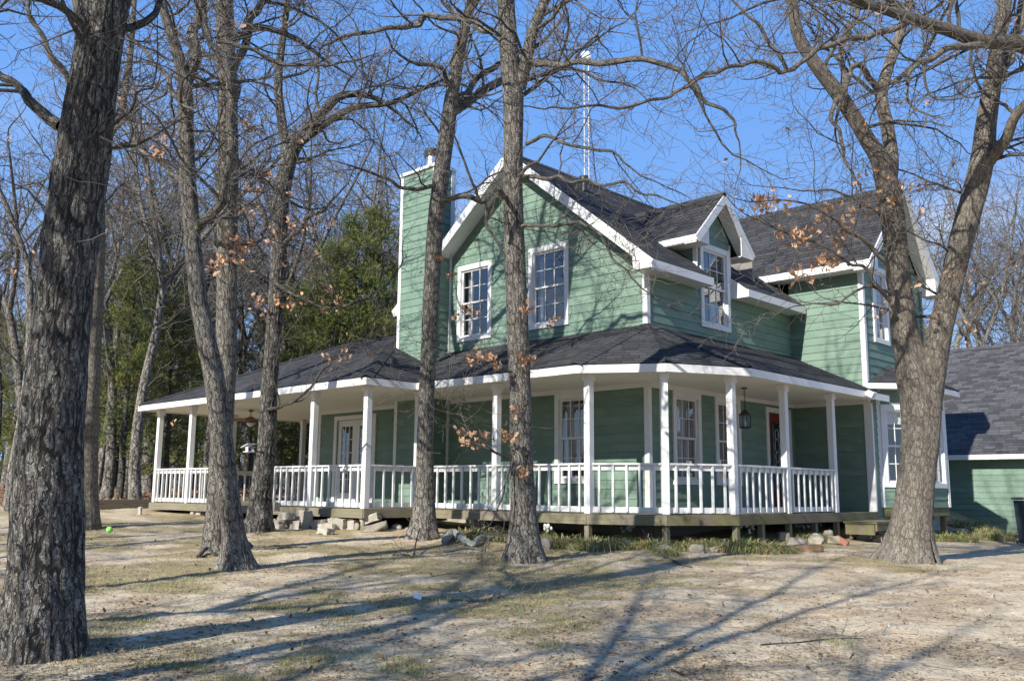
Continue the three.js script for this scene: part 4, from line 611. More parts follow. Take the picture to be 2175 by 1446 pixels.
// woodland oaks: a few kinds, repeated with their own turn and size
function woodOak(i) {
  const g = new THREE.Group(), T = { br: new Tubes(), tw: new Tubes(), lv: new Leaves() }, tr = new Tubes(), h = rr(8, 10.5), lean = V(rr(-0.05, 0.05), 1, rr(-0.05, 0.05)).normalize();
  const o = { max: 3, dens: [2.1, 2.9, 3.8], lmin: [0.7, 0.4, 0.22], up: [0.05, 0.03, 0.02, 0.02], rmin: 0.0055, leafy: i % 3 === 0 ? 0.012 : 0, far: true, gn: 1.15 };
  const stem = (p, d, L, r0, r1, n) => { const pts = [{ p: p.clone(), r: r0 }]; let q = p.clone(), dd = d.clone(); for (let k = 1; k <= n; k++) { dd.add(perp(dd).multiplyScalar(0.11)).add(V(0, 0.07, 0)).normalize(); q = q.clone().addScaledVector(dd, L / n); pts.push({ p: q, r: lerp(r0, r1, k / n) }); } return { s: spline(pts, 0.3), end: q, dir: dd }; };
  const a = stem(V(0, -0.2, 0), lean, h * 0.5, rr(0.11, 0.155), 0.085, 5); tr.add(a.s.P, a.s.R, 10, (an, v, f) => 1 + 0.35 * Math.exp(-f * 14) + 0.06 * N(Math.cos(an) * 2, v * 2, i));
  const nb = 2 + (i % 2), tops = [a.s];
  for (let k = 0; k < nb; k++) { const d = a.dir.clone().multiplyScalar(1.5).add(perp(a.dir)).normalize(), b = stem(a.end, d, h * rr(0.42, 0.55), 0.066, 0.024, 5); tr.add(b.s.P, b.s.R, 7); tops.push(b.s); grow(T, b.end, b.dir, 1.4, 0.024, 1, o); }
  tops.forEach((s, k) => { const n = s.P.length - 1, m = Math.round(s.L * (k ? 2.3 : 1.2)); for (let j = 0; j < m; j++) { const f = (k ? 0.1 : 0.45) + (k ? 0.9 : 0.55) * (j + rnd()) / m, q = Math.min(n - 1, Math.floor(f * n)), dir = s.P[q + 1].clone().sub(s.P[q]).normalize(), c = dir.clone().multiplyScalar(rr(0.2, 0.8)).add(perp(dir)); if (c.y < -0.1) c.y = -c.y * 0.5; grow(T, s.P[q].clone(), c.normalize(), rr(1.0, 2.3), rr(0.014, 0.026), 1, o); } });
  part(g, 'trunk', tr.geo(true), bark.grey);
  part(g, 'branches', T.br.geo(), bark.grey).userData.kind = 'stuff'; part(g, 'twigs', T.tw.geo(), twigMat).userData.kind = 'stuff';
  if (T.lv.P.length) part(g, 'dead_leaves', T.lv.geo(), leafMat).userData.kind = 'stuff'; return g;
}
const woodKinds = [0, 1, 2, 3, 4, 5].map(woodOak);
function plantOak(kind, x, z, s, label, group, name = 'woodland_oak') { const g = woodKinds[kind % 6].clone(); if (name === 'woodland_oak') s *= 1.38; g.name = numbered(name); g.position.set(x, gh(x, z), z); g.rotation.y = rnd() * 6.28; g.scale.set(s * rr(0.8, 1.1), s, s * rr(0.8, 1.1)); scene.add(g); return tag(g, label, 'tree', group); }
// beside and behind the house; where each trunk stands is read off the photograph's line of sight and its distance
const flat = (px, d) => { const p = at(px, 1040, d); return [p.x, p.z]; };
const LW = 'bare grey oak in the woodland left of the house', RW = 'bare oak in the woodland behind the garage roof', MW = 'bare oak whose crown shows above the house roof';
const placed = [], LL = { '22_25': 'woodland oak half hidden by the massive left trunk, at the left edge', '225_31': 'nearest woodland oak right of the slim grey trunk', '262_33': 'woodland oak midway between the slim grey trunk and the porch', '290_30': 'thick woodland oak just left of the porch corner', '312_36': 'woodland oak touching the porch corner post from behind', '330_34': 'small woodland oak seen past the porch corner post', '372_38': 'woodland oak seen between the two leftmost porch posts', '395_41': 'woodland oak right behind the second porch post', '510_40': 'woodland oak seen under the porch ceiling by the fan', '600_41': 'woodland oak framed by the porch right of the leaning oak', '640_45': 'woodland oak beside the green wall, seen through the porch' };
const blocked = (x, z) => (x > -15.6 && x < 3.6 && z > -11 && z < 5) || (x > -4 && x < 10.5 && z < -13 && z > -25);
for (const [px, d, s] of [[22, 25, 1.15], [225, 31, 1.0], [262, 33, 0.9], [290, 30, 1.25], [312, 36, 1.0], [330, 34, 0.8], [60, 34, 1.1], [130, 38, 1.2], [372, 38, 1.2], [395, 41, 1.1], [428, 36, 0.9], [510, 40, 1.2], [535, 44, 1.0], [600, 41, 1.2], [612, 46, 1.0], [640, 45, 1.1], [-40, 27, 1.1], [-90, 36, 1.2], [5, 45, 1.2], [100, 50, 1.2], [180, 47, 1.2], [240, 52, 1.2], [345, 50, 1.3], [455, 52, 1.2], [570, 54, 1.3], [300, 60, 1.3], [420, 62, 1.3], [150, 62, 1.3], [50, 60, 1.3], [530, 64, 1.3], [-20, 38, 1.1], [85, 42, 1.0], [205, 38, 1.1], [275, 45, 1.2], [320, 55, 1.3], [480, 46, 1.1], [390, 56, 1.3], [245, 64, 1.4], [585, 60, 1.4], [630, 64, 1.4], [20, 70, 1.4], [200, 72, 1.4], [360, 72, 1.4], [480, 74, 1.4]]) { const [x, z] = flat(px, d); if (!blocked(x, z)) placed.push(plantOak(placed.length, x, z, s, LL[px + '_' + d] ?? LW, 'woodland oaks left of the house')); }
for (const [px, d, s] of [[680, 42, 1.2], [740, 46, 1.3], [790, 41, 1.2], [850, 48, 1.3], [900, 52, 1.35], [980, 46, 1.3], [1040, 52, 1.3], [1120, 48, 1.2], [1190, 54, 1.25], [1290, 50, 1.1], [1370, 56, 1.25], [1450, 52, 1.15], [1540, 55, 1.2], [1640, 52, 1.15], [1740, 56, 1.2], [700, 58, 1.4], [820, 60, 1.4], [960, 62, 1.4], [650, 50, 1.3], [760, 66, 1.5], [880, 44, 1.2], [1080, 64, 1.4], [1240, 62, 1.2], [1480, 64, 1.25], [1600, 62, 1.2], [1700, 64, 1.25]]) { const [x, z] = flat(px, d); if (!blocked(x, z)) placed.push(plantOak(placed.length, x, z, s, MW, 'woodland oaks behind the house')); }
for (const [px, d, s] of [[1985, 47, 1.25], [2040, 50, 1.3], [2085, 46, 1.25], [2110, 52, 1.35], [2150, 48, 1.3], [2200, 50, 1.3], [2020, 56, 1.4], [2075, 60, 1.45], [2140, 58, 1.4], [2190, 62, 1.4], [1930, 54, 1.3], [1860, 58, 1.3]]) { const [x, z] = flat(px, d); if (!blocked(x, z)) placed.push(plantOak(placed.length, x, z, s, RW, 'woodland oaks behind the garage')); }
// oaks of the same wood on the sunny side of the yard, out of the frame: their shadows lie across sand, roof and wall
for (const [k, x, z, s] of [[1, 2.2, 18.5, 1.15], [2, 6.6, 20.5, 1.1], [4, -3.5, 17.0, 1.2], [5, -9.5, 15.5, 1.15], [0, 9.2, 24, 1.2], [5, 8.3, 18.0, 1.1], [1, 4.6, 16.4, 1.1], [2, 0.2, 16.2, 1.15], [3, -6, 19.5, 1.2], [4, 5.2, 25, 1.2], [0, 11.2, 21.5, 1.1], [2, 7.6, 27.5, 1.2], [3, -0.5, 24, 1.3]]) plantOak(k, x, z, s, 'bare oak on the sunny side of the yard, outside the picture', 'oaks outside the picture', 'yard_oak');

// cedars
function cedarKind(i) {
  const g = new THREE.Group(), P = [], C = [], tr = new Tubes(), br = new Tubes(), h = rr(10.5, 12);
  const path = []; for (let k = 0; k <= 8; k++) path.push(V(0.25 * N(k * 0.5, i + 0.3), -0.2 + h * k / 8, 0.25 * N(i + 0.7, k * 0.5))); tr.add(path, path.map((_, k) => lerp(0.19, 0.02, k / 8)), 8);
  const tuft = (p, d, s, tone) => { for (let b = 0; b < 4; b++) { const e = d.clone().add(perp(d).multiplyScalar(0.6)).normalize(), w = perp(e).multiplyScalar(s * 0.05), L = s * rr(0.7, 1.2), m = p.clone().addScaledVector(e, L * 0.5), t = p.clone().addScaledVector(e, L), q = [p, m.clone().add(w), t, m.clone().sub(w)]; for (const ix of [0, 1, 2, 0, 2, 3]) { P.push(q[ix].x, q[ix].y, q[ix].z); C.push(...tone); } } };
  const nb = 74, lob = rnd() * 6;
  for (let k = 0; k < nb; k++) {
    const f = 0.12 + 0.88 * (k + rnd()) / nb, a = rnd() * 6.28, env = (0.45 + 0.75 * Math.sin(Math.PI * Math.min(1, f * 0.75 + 0.22))) * (1 - 0.55 * f), R = 2.9 * env * rr(0.45, 1.2) * (1 + 0.3 * Math.sin(2 * a + f * 9 + lob)), d = V(Math.cos(a), rr(0.1, 0.9), Math.sin(a)).normalize();
    const pts = [V(0, h * f * 0.93, 0)]; let q = pts[0].clone(), dd = d.clone(); for (let s = 1; s <= 5; s++) { dd.add(perp(dd).multiplyScalar(0.3)).normalize(); q = q.clone().addScaledVector(dd, R / 5); pts.push(q); } br.add(pts, [0.04, 0.03, 0.024, 0.018, 0.012, 0.006], 4);
    const yl0 = rnd();
    for (let cl = 0; cl < 7; cl++) { // foliage hangs in clumps along the bough
      const t = 1 + 3.99 * Math.pow(rnd(), 0.7), j = Math.min(4, Math.floor(t)), b = pts[j].clone().lerp(pts[j + 1], t - j).add(perp(d).multiplyScalar(0.35 * rnd())), v0 = rr(0.65, 1.35);
      for (let s = 0; s < 13; s++) { const v = v0 * rr(0.75, 1.3), yl = Math.min(1, Math.max(0, yl0 + rr(-0.3, 0.3))); tuft(b.clone().add(V(rr(-1, 1), rr(-0.7, 0.7), rr(-1, 1)).multiplyScalar(0.33)), dd.clone().add(V(0, 0.6, 0)).add(perp(dd).multiplyScalar(0.9)).normalize(), rr(0.13, 0.28), [lerp(0.062, 0.165, yl) * v, lerp(0.10, 0.168, yl) * v, lerp(0.028, 0.028, yl) * v]); }
    }
  }
  const fg = new THREE.BufferGeometry(); fg.setAttribute('position', new THREE.Float32BufferAttribute(P, 3)); fg.setAttribute('color', new THREE.Float32BufferAttribute(C, 3)); fg.computeVertexNormals();
  part(g, 'trunk', tr.geo(), bark.dark); part(g, 'branches', br.geo(), bark.dark).userData.kind = 'stuff'; part(g, 'foliage', fg, cedarMat).userData.kind = 'stuff'; return g;
}
const cedars = [0, 1, 2].map(cedarKind);
[[735, 38, 1.02, 'tall dark green cedar rising behind the wing roof beside the chimney'], [665, 41, 0.92, 'green cedar left of the tall one behind the wing roof'], [812, 44, 0.85, 'green cedar half hidden by the chimney'], [300, 37, 1.0, 'cedar among the bare trunks right of the massive left trunk'], [235, 43, 0.95, 'tall cedar seen just right of the massive left trunk'], [365, 45, 0.95, 'cedar behind the leftmost porch posts'], [545, 48, 0.8, 'cedar seen above the left porch roof between two trunks'], [440, 43, 0.66, 'low cedar seen past the crooked oak'], [30, 42, 0.75, 'cedar at the far left edge behind the trunks'], [120, 52, 0.9, 'cedar hidden mostly by the massive left trunk'], [500, 58, 0.9, 'far cedar between the two-stemmed oaks'], [620, 56, 0.95, 'far cedar left of the wing roof ridge'], [2000, 60, 0.9, 'cedar seen through the fork of the great right oak'], [590, 38, 0.55, 'low cedar seen under the porch roof'], [410, 52, 0.9, 'far cedar behind the porch corner'], [252, 31, 0.72, 'nearest cedar, just right of the slim grey trunk'], [345, 33, 0.7, 'cedar standing close behind the porch corner'], [640, 39, 0.86, 'wide cedar against the left slope of the wing roof'], [790, 38, 1.05, 'cedar touching the chimney from behind'], [695, 37, 0.98, 'fullest cedar above the middle of the wing roof'], [700, 46, 1.0, 'cedar between the two nearest ones behind the wing'], [210, 48, 0.85, 'cedar peeping out right of the slim grey trunk'], [330, 56, 0.8, 'far cedar left of the porch corner post'], [60, 58, 0.8, 'far cedar near the left edge'], [-30, 54, 0.9, 'cedar cut by the left edge of the picture'], [170, 62, 0.8, 'far cedar behind the slim grey trunk'], [280, 66, 0.75, 'farthest cedar left of the porch'], [460, 66, 0.8, 'farthest cedar seen under the porch roof'], [560, 68, 0.8, 'farthest cedar between the porch posts'], [385, 70, 0.75, 'small far cedar between the leftmost porch posts']].forEach(([px, d, s, label], i) => { const g = cedars[i % 3].clone(), [x, z] = flat(px, d); g.name = numbered('cedar_tree'); g.position.set(x, gh(x, z), z); g.rotation.y = i * 2.1; g.scale.setScalar(s); scene.add(g); tag(g, label, 'tree', 'cedars in the woodland'); });
// the wood beyond, too far to count: thin trunks and brush
{
  const t = new Tubes(), w = new Tubes(), T = { br: t, tw: w, lv: null };
  for (let k = 0; k < 520; k++) { const [x, z] = flat(k < 330 ? rr(-250, 760) : rr(760, 2450), rr(66, 125)), y = gh(x, z), h = rr(6, 11); const pts = [V(x, y - 0.3, z), V(x + rr(-0.4, 0.4), y + h * 0.5, z + rr(-0.4, 0.4)), V(x + rr(-0.9, 0.9), y + h, z + rr(-0.9, 0.9))]; t.add(pts, [0.17, 0.11, 0.04], 5); for (let b = 0; b < 5; b++) grow(T, pts[1].clone().lerp(pts[2], rnd()), V(rr(-1, 1), rr(0.2, 1), rr(-1, 1)).normalize(), rr(1.6, 3), 0.04, 1, { max: 2, dens: [1, 2.2], lmin: [0.8, 0.6], up: [0.03, 0.03, 0.03], rmin: 0.013, far: true }); for (let b = 0; b < 3; b++) grow(T, V(x + rr(-3, 3), y - 0.1, z + rr(-3, 3)), V(rr(-0.5, 0.5), 1, rr(-0.5, 0.5)).normalize(), rr(1.2, 2.6), 0.03, 1, { max: 2, dens: [1, 2.6], lmin: [0.8, 0.5], up: [0.03, 0.03, 0.03], rmin: 0.012, far: true }); }
  const m = new THREE.Mesh(mergeGeometries([t.geo(), w.geo()]), twigMat); m.name = 'distant_wood'; m.userData = { kind: 'stuff', label: 'distant bare winter wood closing the horizon', category: 'wood' }; scene.add(m);
}
// ---------- things on and around the house ----------
{ // antenna mast with a dish, far behind
  const top = at(1247, 118, 46), [x, z] = [top.x, top.z], y0 = gh(x, z), H = top.y - y0, w = 0.15, g = thing('antenna_mast', 'white lattice mast with a round dish rising behind the roof', 'mast', V(x, y0, z)), m = std(col(0.72, 0.74, 0.76), 0.5), legs = [0, 1, 2].map(k => V(Math.cos(k * 2.094 + 0.4) * w, 0, Math.sin(k * 2.094 + 0.4) * w));
  for (const l of legs) { const c = part(g, 'mast_leg', new THREE.CylinderGeometry(0.018, 0.018, H, 8), m); c.position.set(l.x, H / 2, l.z); }
  const braces = []; for (let y = 3, k = 0; y < H - 0.5; y += 0.42, k++) for (let q = 0; q < 3; q++) { const a = legs[q], b = legs[(q + 1) % 3], A = V(a.x, y, a.z), B = V(b.x, y + (k % 2 ? 0.42 : 0), b.z), d = B.clone().sub(A), c = new THREE.CylinderGeometry(0.005, 0.005, d.length(), 4); c.applyQuaternion(new THREE.Quaternion().setFromUnitVectors(V(0, 1, 0), d.clone().normalize())); c.translate((A.x + B.x) / 2, (A.y + B.y) / 2, (A.z + B.z) / 2); braces.push(c); }
  part(g, 'lattice', mergeGeometries(braces), m);
  const dish = part(g, 'dish', new THREE.LatheGeometry([[0, 0.06], [0.1, 0.05], [0.2, 0.02], [0.27, -0.04], [0.28, -0.1], [0.27, -0.12], [0, -0.14]].map(p => new THREE.Vector2(...p)), 32), std(col(0.85, 0.85, 0.86), 0.4)); dish.position.set(0, H, 0); dish.quaternion.setFromUnitVectors(V(0, 1, 0), CAM.clone().sub(top).setY(0).normalize().applyAxisAngle(V(0, 1, 0), 0.35));
  const mt = part(g, 'dish_mount', new THREE.CylinderGeometry(0.035, 0.035, 0.6, 10), m); mt.position.set(-0.02, H - 0.2, 0);
}
{ // ceiling fan under the left porch
  const g = thing('ceiling_fan', 'brown ceiling fan hanging under the left porch ceiling', 'fan', V(-12.2, 3.06, 1.6));
  const add = (n, geo, y, m = brownMetal) => { const q = part(g, n, geo, m); q.position.y = y; return q; };
  add('canopy', new THREE.CylinderGeometry(0.07, 0.05, 0.05, 18), -0.03); add('rod', new THREE.CylinderGeometry(0.012, 0.012, 0.16, 10), -0.12); add('motor', new THREE.LatheGeometry([[0, 0.09], [0.07, 0.08], [0.14, 0.03], [0.15, -0.03], [0.11, -0.08], [0, -0.09]].map(p => new THREE.Vector2(...p)), 24), -0.27);
  add('lamp_bowl', new THREE.SphereGeometry(0.1, 18, 10, 0, 6.3, Math.PI / 2, Math.PI / 2), -0.36, std(col(0.7, 0.68, 0.62), 0.3));
  for (let k = 0; k < 5; k++) { const b = part(g, 'blade', boxGeo(0.5, 0.012, 0.13, 0.005), brownMetal), a = k * 1.2566 + 0.3; b.position.set(Math.cos(a) * 0.42, -0.28, Math.sin(a) * 0.42); b.rotation.set(0.2, -a, 0, 'YXZ'); }
}
{ // lantern by the front door
  const g = thing('porch_lantern', 'black cage lantern hanging on a chain near the front door', 'lantern', V(1.0, 3.06, -1.98)), gl = new THREE.MeshPhysicalMaterial({ color: col(0.85, 0.87, 0.85), roughness: 0.12, transmission: 1, thickness: 0 });
  const add = (n, geo, x, y, z, m = blackMetal) => { const q = part(g, n, geo, m); q.position.set(x, y, z); return q; };
  add('ceiling_plate', new THREE.CylinderGeometry(0.06, 0.06, 0.025, 16), 0, -0.012, 0); for (let k = 0; k < 9; k++) { const t = add('chain_link', new THREE.TorusGeometry(0.016, 0.004, 5, 10), 0, -0.05 - k * 0.045, 0); t.scale.y = 1.7; t.rotation.y = k % 2 * Q; }
  add('roof', new THREE.CylinderGeometry(0.02, 0.12, 0.1, 8), 0, -0.5, 0); add('crown', new THREE.CylinderGeometry(0.13, 0.13, 0.02, 8), 0, -0.555, 0); add('base', new THREE.CylinderGeometry(0.13, 0.11, 0.03, 8), 0, -0.82, 0); add('glass', new THREE.CylinderGeometry(0.105, 0.105, 0.24, 8, 1, true), 0, -0.69, 0, gl);
  for (let k = 0; k < 8; k++) add('bar', boxGeo(0.012, 0.25, 0.012), Math.cos(k * 0.785) * 0.115, -0.69, Math.sin(k * 0.785) * 0.115); add('candle', new THREE.CylinderGeometry(0.022, 0.022, 0.12, 10), 0, -0.76, 0, std(col(0.8, 0.78, 0.7), 0.6));
}
{ // floodlight on the porch fascia
  const g = thing('flood_light', 'small white floodlight fixed on the porch fascia near the corner', 'light', V(PX + 0.02, 3.12, -5.1)); box(g, 'mount', white, 0.03, -0.01, 0, 0.06, 0.1, 0.12, 0.008); const h = box(g, 'lamp_head', white, 0.13, -0.03, 0.03, 0.16, 0.14, 0.2, 0.02); h.rotation.z = -0.5; const l = box(g, 'solar_panel', blackMetal, 0.13, 0.06, 0.02, 0.15, 0.012, 0.19, 0.003); l.rotation.z = -0.35;
}
{ // bird feeder on the leaning oak
  const p = at(531, 953, 18.3), g = thing('bird_feeder', 'small white bird feeder fixed to the dark leaning oak', 'feeder', p), m = std(col(0.5, 0.52, 0.55), 0.5); const r = prism(g, 'roof', m, [V(-0.2, 0.02, -0.08), V(-0.2, 0.02, 0.1), V(0.06, 0.09, 0.1), V(0.06, 0.09, -0.08)], V(0, 0.015, 0)); box(g, 'tray', m, -0.05, -0.06, 0, 0.18, 0.02, 0.16, 0.004); box(g, 'arm', blackMetal, 0.12, 0.03, 0, 0.2, 0.02, 0.02); box(g, 'side', m, -0.02, -0.01, 0.06, 0.1, 0.09, 0.012); box(g, 'side', m, -0.02, -0.01, -0.06, 0.1, 0.09, 0.012);
}
// rough stones and blocks
function stoneGeo(w, h, d, k, sq = 0.68) { const g = new THREE.BoxGeometry(w, h, d, 5, 4, 5), p = g.attributes.position; for (let i = 0; i < p.count; i++) { const v = V(p.getX(i) / w * 2, p.getY(i) / h * 2, p.getZ(i) / d * 2), s = v.clone().normalize().lerp(v, sq), n = 1 + 0.3 * N(v.x * 1.3 + k, v.y * 1.3, v.z * 1.3) + 0.06 * N(v.x * 4 + k, v.y * 4, v.z * 4); p.setXYZ(i, s.x * w / 2 * n, s.y * h / 2 * n, s.z * d / 2 * n); } g.computeVertexNormals(); return g; }
function stone(name, label, mat, px, py, w, h, d, turn = 0, lift = 0, group) { const p = onGround(px, py), k = rnd() * 50, m = new THREE.Mesh(name === 'brick' ? new RoundedBoxGeometry(w, h, d, 2, 0.012) : stoneGeo(w, h, d, k, name === 'concrete_block' ? 0.84 : name === 'border_stone' ? 0.15 : 0.68), mat); m.name = numbered(name); m.position.set(p.x, p.y + h * (name === 'border_stone' ? 0.3 : 0.42) + lift, p.z); m.rotation.set(rr(-0.08, 0.08), turn, rr(-0.08, 0.08)); scene.add(m); return tag(m, label, name === 'brick' ? 'brick' : name === 'concrete_block' ? 'block' : 'stone', group); }
const A45 = YAW;
[[1412, 1172, .2, .13, .16, 'pale stone below the porch corner post'], [1480, 1172, .26, .15, .18, 'pale rounded stone in the bed right of the corner post'], [1520, 1170, .2, .12, .16, 'small grey stone right of the pale rounded one'], [1665, 1150, .24, .22, .2, 'mossy stone at the left end of the flower border'], [1695, 1163, .3, .2, .2, 'mossy stone in front of the white flowers'], [1735, 1155, .26, .2, .2, 'dark mossy stone beside the bricks'], [1760, 1148, .2, .24, .18, 'upright stone behind the tilted brick'], [1800, 1142, .36, .2, .22, 'long flat pale stone below the wooden step'], [1835, 1148, .26, .16, .16, 'round grey stone right of the tilted brick'], [1878, 1152, .4, .22, .24, 'large stone against the great forked oak'], [1158, 1165, .2, .22, .18, 'tan stone just right of the middle trunk'], [1330, 1166, .22, .14, .16, 'half buried stone in the grass bed'], [1215, 1165, .2, .12, .15, 'small tan stone in the grass bed'], [955, 1138, .16, .1, .12, 'small stone right of the pale trunk in front of the chimney'], [842, 1124, .18, .12, .14, 'squarish stone left of the pale trunk'], [2030, 1130, .6, .1, .4, 'flat stepping stone under the red brick'], [868, 1132, .16, .11, .14, 'small brown stone touching the pale trunk']].forEach(([x, y, w, h, d, l], i) => stone('border_stone', l, stoneMats[i % 3], x, y, w * 1.15, h * 1.1, d, A45 + rr(-0.5, 0.5), 0, 'stones along the porch bed'));
stone('brick', 'red brick leaning against the border stones', brickMat, 1790, 1158, 0.25, 0.1, 0.1, A45 - 0.7, 0.03).rotation.z = -0.5;
stone('brick', 'tan brick standing beside the tilted red one', stoneMats[0], 1772, 1157, 0.22, 0.14, 0.1, A45 - 0.3, 0.02);
stone('brick', 'red brick lying on the flat stepping stone', brickMat, 2014, 1121, 0.26, 0.1, 0.13, A45, 0.1);
stone('fallen_log', 'short weathered log lying before the flower border', std(col(1, 1, 1), 0.95, { map: woodTex([0.25, 0.16, 0.10], 0.2) }), 1705, 1172, 0.66, 0.12, 0.13, A45 - 0.05).userData.category = 'log';
[[590, 1121, .36, .18, .18, 0, 'bottom block of the pile left of the porch corner'], [628, 1121, .38, .18, .2, 0, 'second bottom block of the pile beside the porch'], [606, 1121, .34, .16, .18, .19, 'yellowish block on top of the pile'], [640, 1120, .2, .2, .18, .19, 'upper right block of the pile beside the porch'], [580, 1120, .2, .18, .18, .37, 'topmost pale block of the pile'], [650, 1122, .2, .40, .18, 0, 'block standing on end beside the pile'], [676, 1123, .3, .22, .2, 0, 'pale block right of the upright one'], [696, 1125, .4, .2, .2, -.05, 'block half sunk in the sand by the porch'], [718, 1124, .44, .24, .22, 0, 'large block under the porch rim'], [748, 1125, .4, .24, .2, 0, 'block under the porch rim, left of the piled slabs'], [692, 1137, .3, .13, .2, 0, 'flat block lying in front of the others'], [412, 1092, .2, .13, .16, 0, 'small block below the left porch corner'], [425, 1093, .22, .16, .16, 0, 'pale block under the left porch rim'], [296, 1094, .16, .2, .06, 0, 'dark block stuck in the sand left of the porch']].forEach(([x, y, w, h, d, lift, l]) => stone('concrete_block', l, blockMat, x, y, w, h, d, 0.05 + rr(-0.2, 0.2), lift, 'blocks beside the porch'));
stone('limestone_slab', 'cream slab tilted on top under the porch corner', stoneMats[2], 786, 1128, 0.42, 0.17, 0.26, A45 - 0.2, 0.16).rotation.z = 0.28; stone('limestone_slab', 'grey slab tilted under the cream one', stoneMats[1], 796, 1130, 0.5, 0.16, 0.28, A45, 0).rotation.z = 0.26;
// low timber edging at the wood's edge
{ const a = onGround(205, 1082), b = onGround(330, 1080); const g = thing('timber_edging', 'dark landscape timber lying at the edge of the woods', 'timber', V(a.x, a.y, a.z)); const dk = std(col(0.05, 0.04, 0.03), 0.95, {}); for (let k = 0; k < 2; k++) beam(g, 'timber', dk, V(0, 0.07 + k * 0.13, 0), b.clone().sub(a).setY(b.y - a.y + 0.07 + k * 0.13), 0.14, 0.125, 0.015); }
// clumps of strap-leaved grass in the beds
function clump(n, R, H, dry) {
  const P = [], C = []; for (let b = 0; b < n; b++) {
    const a = rnd() * 6.28, r = R * Math.sqrt(rnd()) * 0.6, L = H * rr(0.7, 1.3), out = rr(0.35, 1.1) * L, w = rr(0.006, 0.011), base = V(Math.cos(a) * r, 0, Math.sin(a) * r), o2 = a + rr(-0.8, 0.8), t = rnd() < dry ? 1 : rnd() * 0.4, c = [lerp(0.13, 0.38, t), lerp(0.165, 0.315, t), lerp(0.045, 0.15, t)].map(v => v * rr(0.75, 1.3)); let pl, pr;
    for (let s = 0; s <= 4; s++) { const f = s / 4, p = base.clone().add(V(Math.cos(o2) * out * f * f, L * (1.25 * f - 0.75 * f * f * (0.6 + out / L)), Math.sin(o2) * out * f * f)), q = V(-Math.sin(o2), 0, Math.cos(o2)).multiplyScalar(w * (1 - f * 0.9)), l = p.clone().sub(q), rg = p.clone().add(q); if (s) { for (const v of [pl, pr, rg, pl, rg, l]) { P.push(v.x, v.y, v.z); C.push(...c); } } pl = l; pr = rg; }
  }
  const g = new THREE.BufferGeometry(); g.setAttribute('position', new THREE.Float32BufferAttribute(P, 3)); g.setAttribute('color', new THREE.Float32BufferAttribute(C, 3)); g.computeVertexNormals(); return g;
}
const bladeMat = std(col(1, 1, 1), 0.7, { vertexColors: true, side: THREE.DoubleSide }), clumpGeos = [0, 1, 2, 3].map(k => clump(330, 0.5, 0.36, 0.24 + 0.12 * (k % 2)));
const ord = ['first', 'second', 'third', 'fourth', 'fifth', 'sixth', 'seventh', 'eighth', 'ninth', 'tenth', 'eleventh', 'twelfth', 'thirteenth', 'fourteenth', 'fifteenth', 'sixteenth', 'seventeenth', 'eighteenth', 'nineteenth', 'twentieth'];
function bed(list, lab, group) { list.forEach(([px, py, s], i) => { const p = onGround(px, py), m = new THREE.Mesh(clumpGeos[i % 4], bladeMat); m.name = numbered('grass_clump'); m.position.copy(p).add(V(0, -0.02, 0)); m.rotation.y = i * 1.7; m.scale.set(s * 1.05, s * rr(0.85, 1.1), s * 1.05); scene.add(m); tag(m, `arching grass clump, ${ord[i]} ${lab}`, 'plant', group); }); }
bed([[972, 1143, .8], [1000, 1146, 1], [1035, 1146, 1], [1062, 1150, .9]], 'from the pale trunk towards the middle trunk', 'grass clumps between the two trunks');
bed([[1180, 1160, 1], [1210, 1158, 1], [1245, 1164, 1.1], [1275, 1166, 1.1], [1310, 1162, .9], [1345, 1166, .8], [1385, 1168, .9], [1415, 1178, .7], [1455, 1168, .8], [1490, 1160, .8], [1550, 1168, 1.05], [1580, 1170, 1.1], [1605, 1168, 1.15], [1635, 1172, 1], [1660, 1174, .8], [1705, 1150, .9], [1740, 1150, .8]], 'from the middle trunk along the porch bed', 'grass clumps along the porch bed');
bed([[2000, 1150, 1], [2020, 1138, 1], [2045, 1150, 1.1], [2060, 1128, 1.2], [2030, 1118, 1], [2085, 1140, 1.2], [2075, 1118, 1.1], [2110, 1148, 1.1], [2100, 1132, 1], [2140, 1148, 1.1], [2165, 1144, 1.1], [2190, 1146, 1]], 'right of the great forked oak, by the garage', 'grass clumps by the garage');
// flowers
function flowers(px, py, n, c, label, R = 0.13) { const p = onGround(px, py), g = thing('flowering_bulbs', label, 'flowers', p, 'bulbs in the porch bed'), P = [], fm = std(col(...c), 0.6, { side: THREE.DoubleSide }), gs = []; for (let k = 0; k < n; k++) { const x = rr(-R, R), z = rr(-R, R), h = rr(0.16, 0.32); const st = new THREE.CylinderGeometry(0.003, 0.004, h, 4); st.translate(x, h / 2, z); P.push(st); const parts = []; for (let q = 0; q < 6; q++) { const pe = new THREE.CircleGeometry(0.017, 6); pe.scale(0.6, 1, 1); pe.translate(0, 0.018, 0); pe.rotateZ(q * 1.047); pe.rotateX(rr(-0.2, 0.2)); parts.push(pe); } const cup = new THREE.CylinderGeometry(0.011, 0.007, 0.02, 8, 1, true).toNonIndexed(); cup.rotateX(Q); cup.translate(0, 0, 0.01); const f = mergeGeometries([...parts.map(a => a.toNonIndexed()), cup]); f.rotateX(rr(-0.5, 0.3)); f.rotateY(A45 + rr(-1, 1)); f.translate(x, h, z); gs.push(f); }
  part(g, 'stems', mergeGeometries(P), std(col(0.09, 0.17, 0.045), 0.7)).userData.kind = 'stuff'; gs.forEach(f => part(g, 'blossom', f, fm)); const lf = new THREE.Mesh(clumpGeos[0], bladeMat); lf.name = 'leaves'; lf.scale.set(0.45, 0.8, 0.45); g.add(lf); }
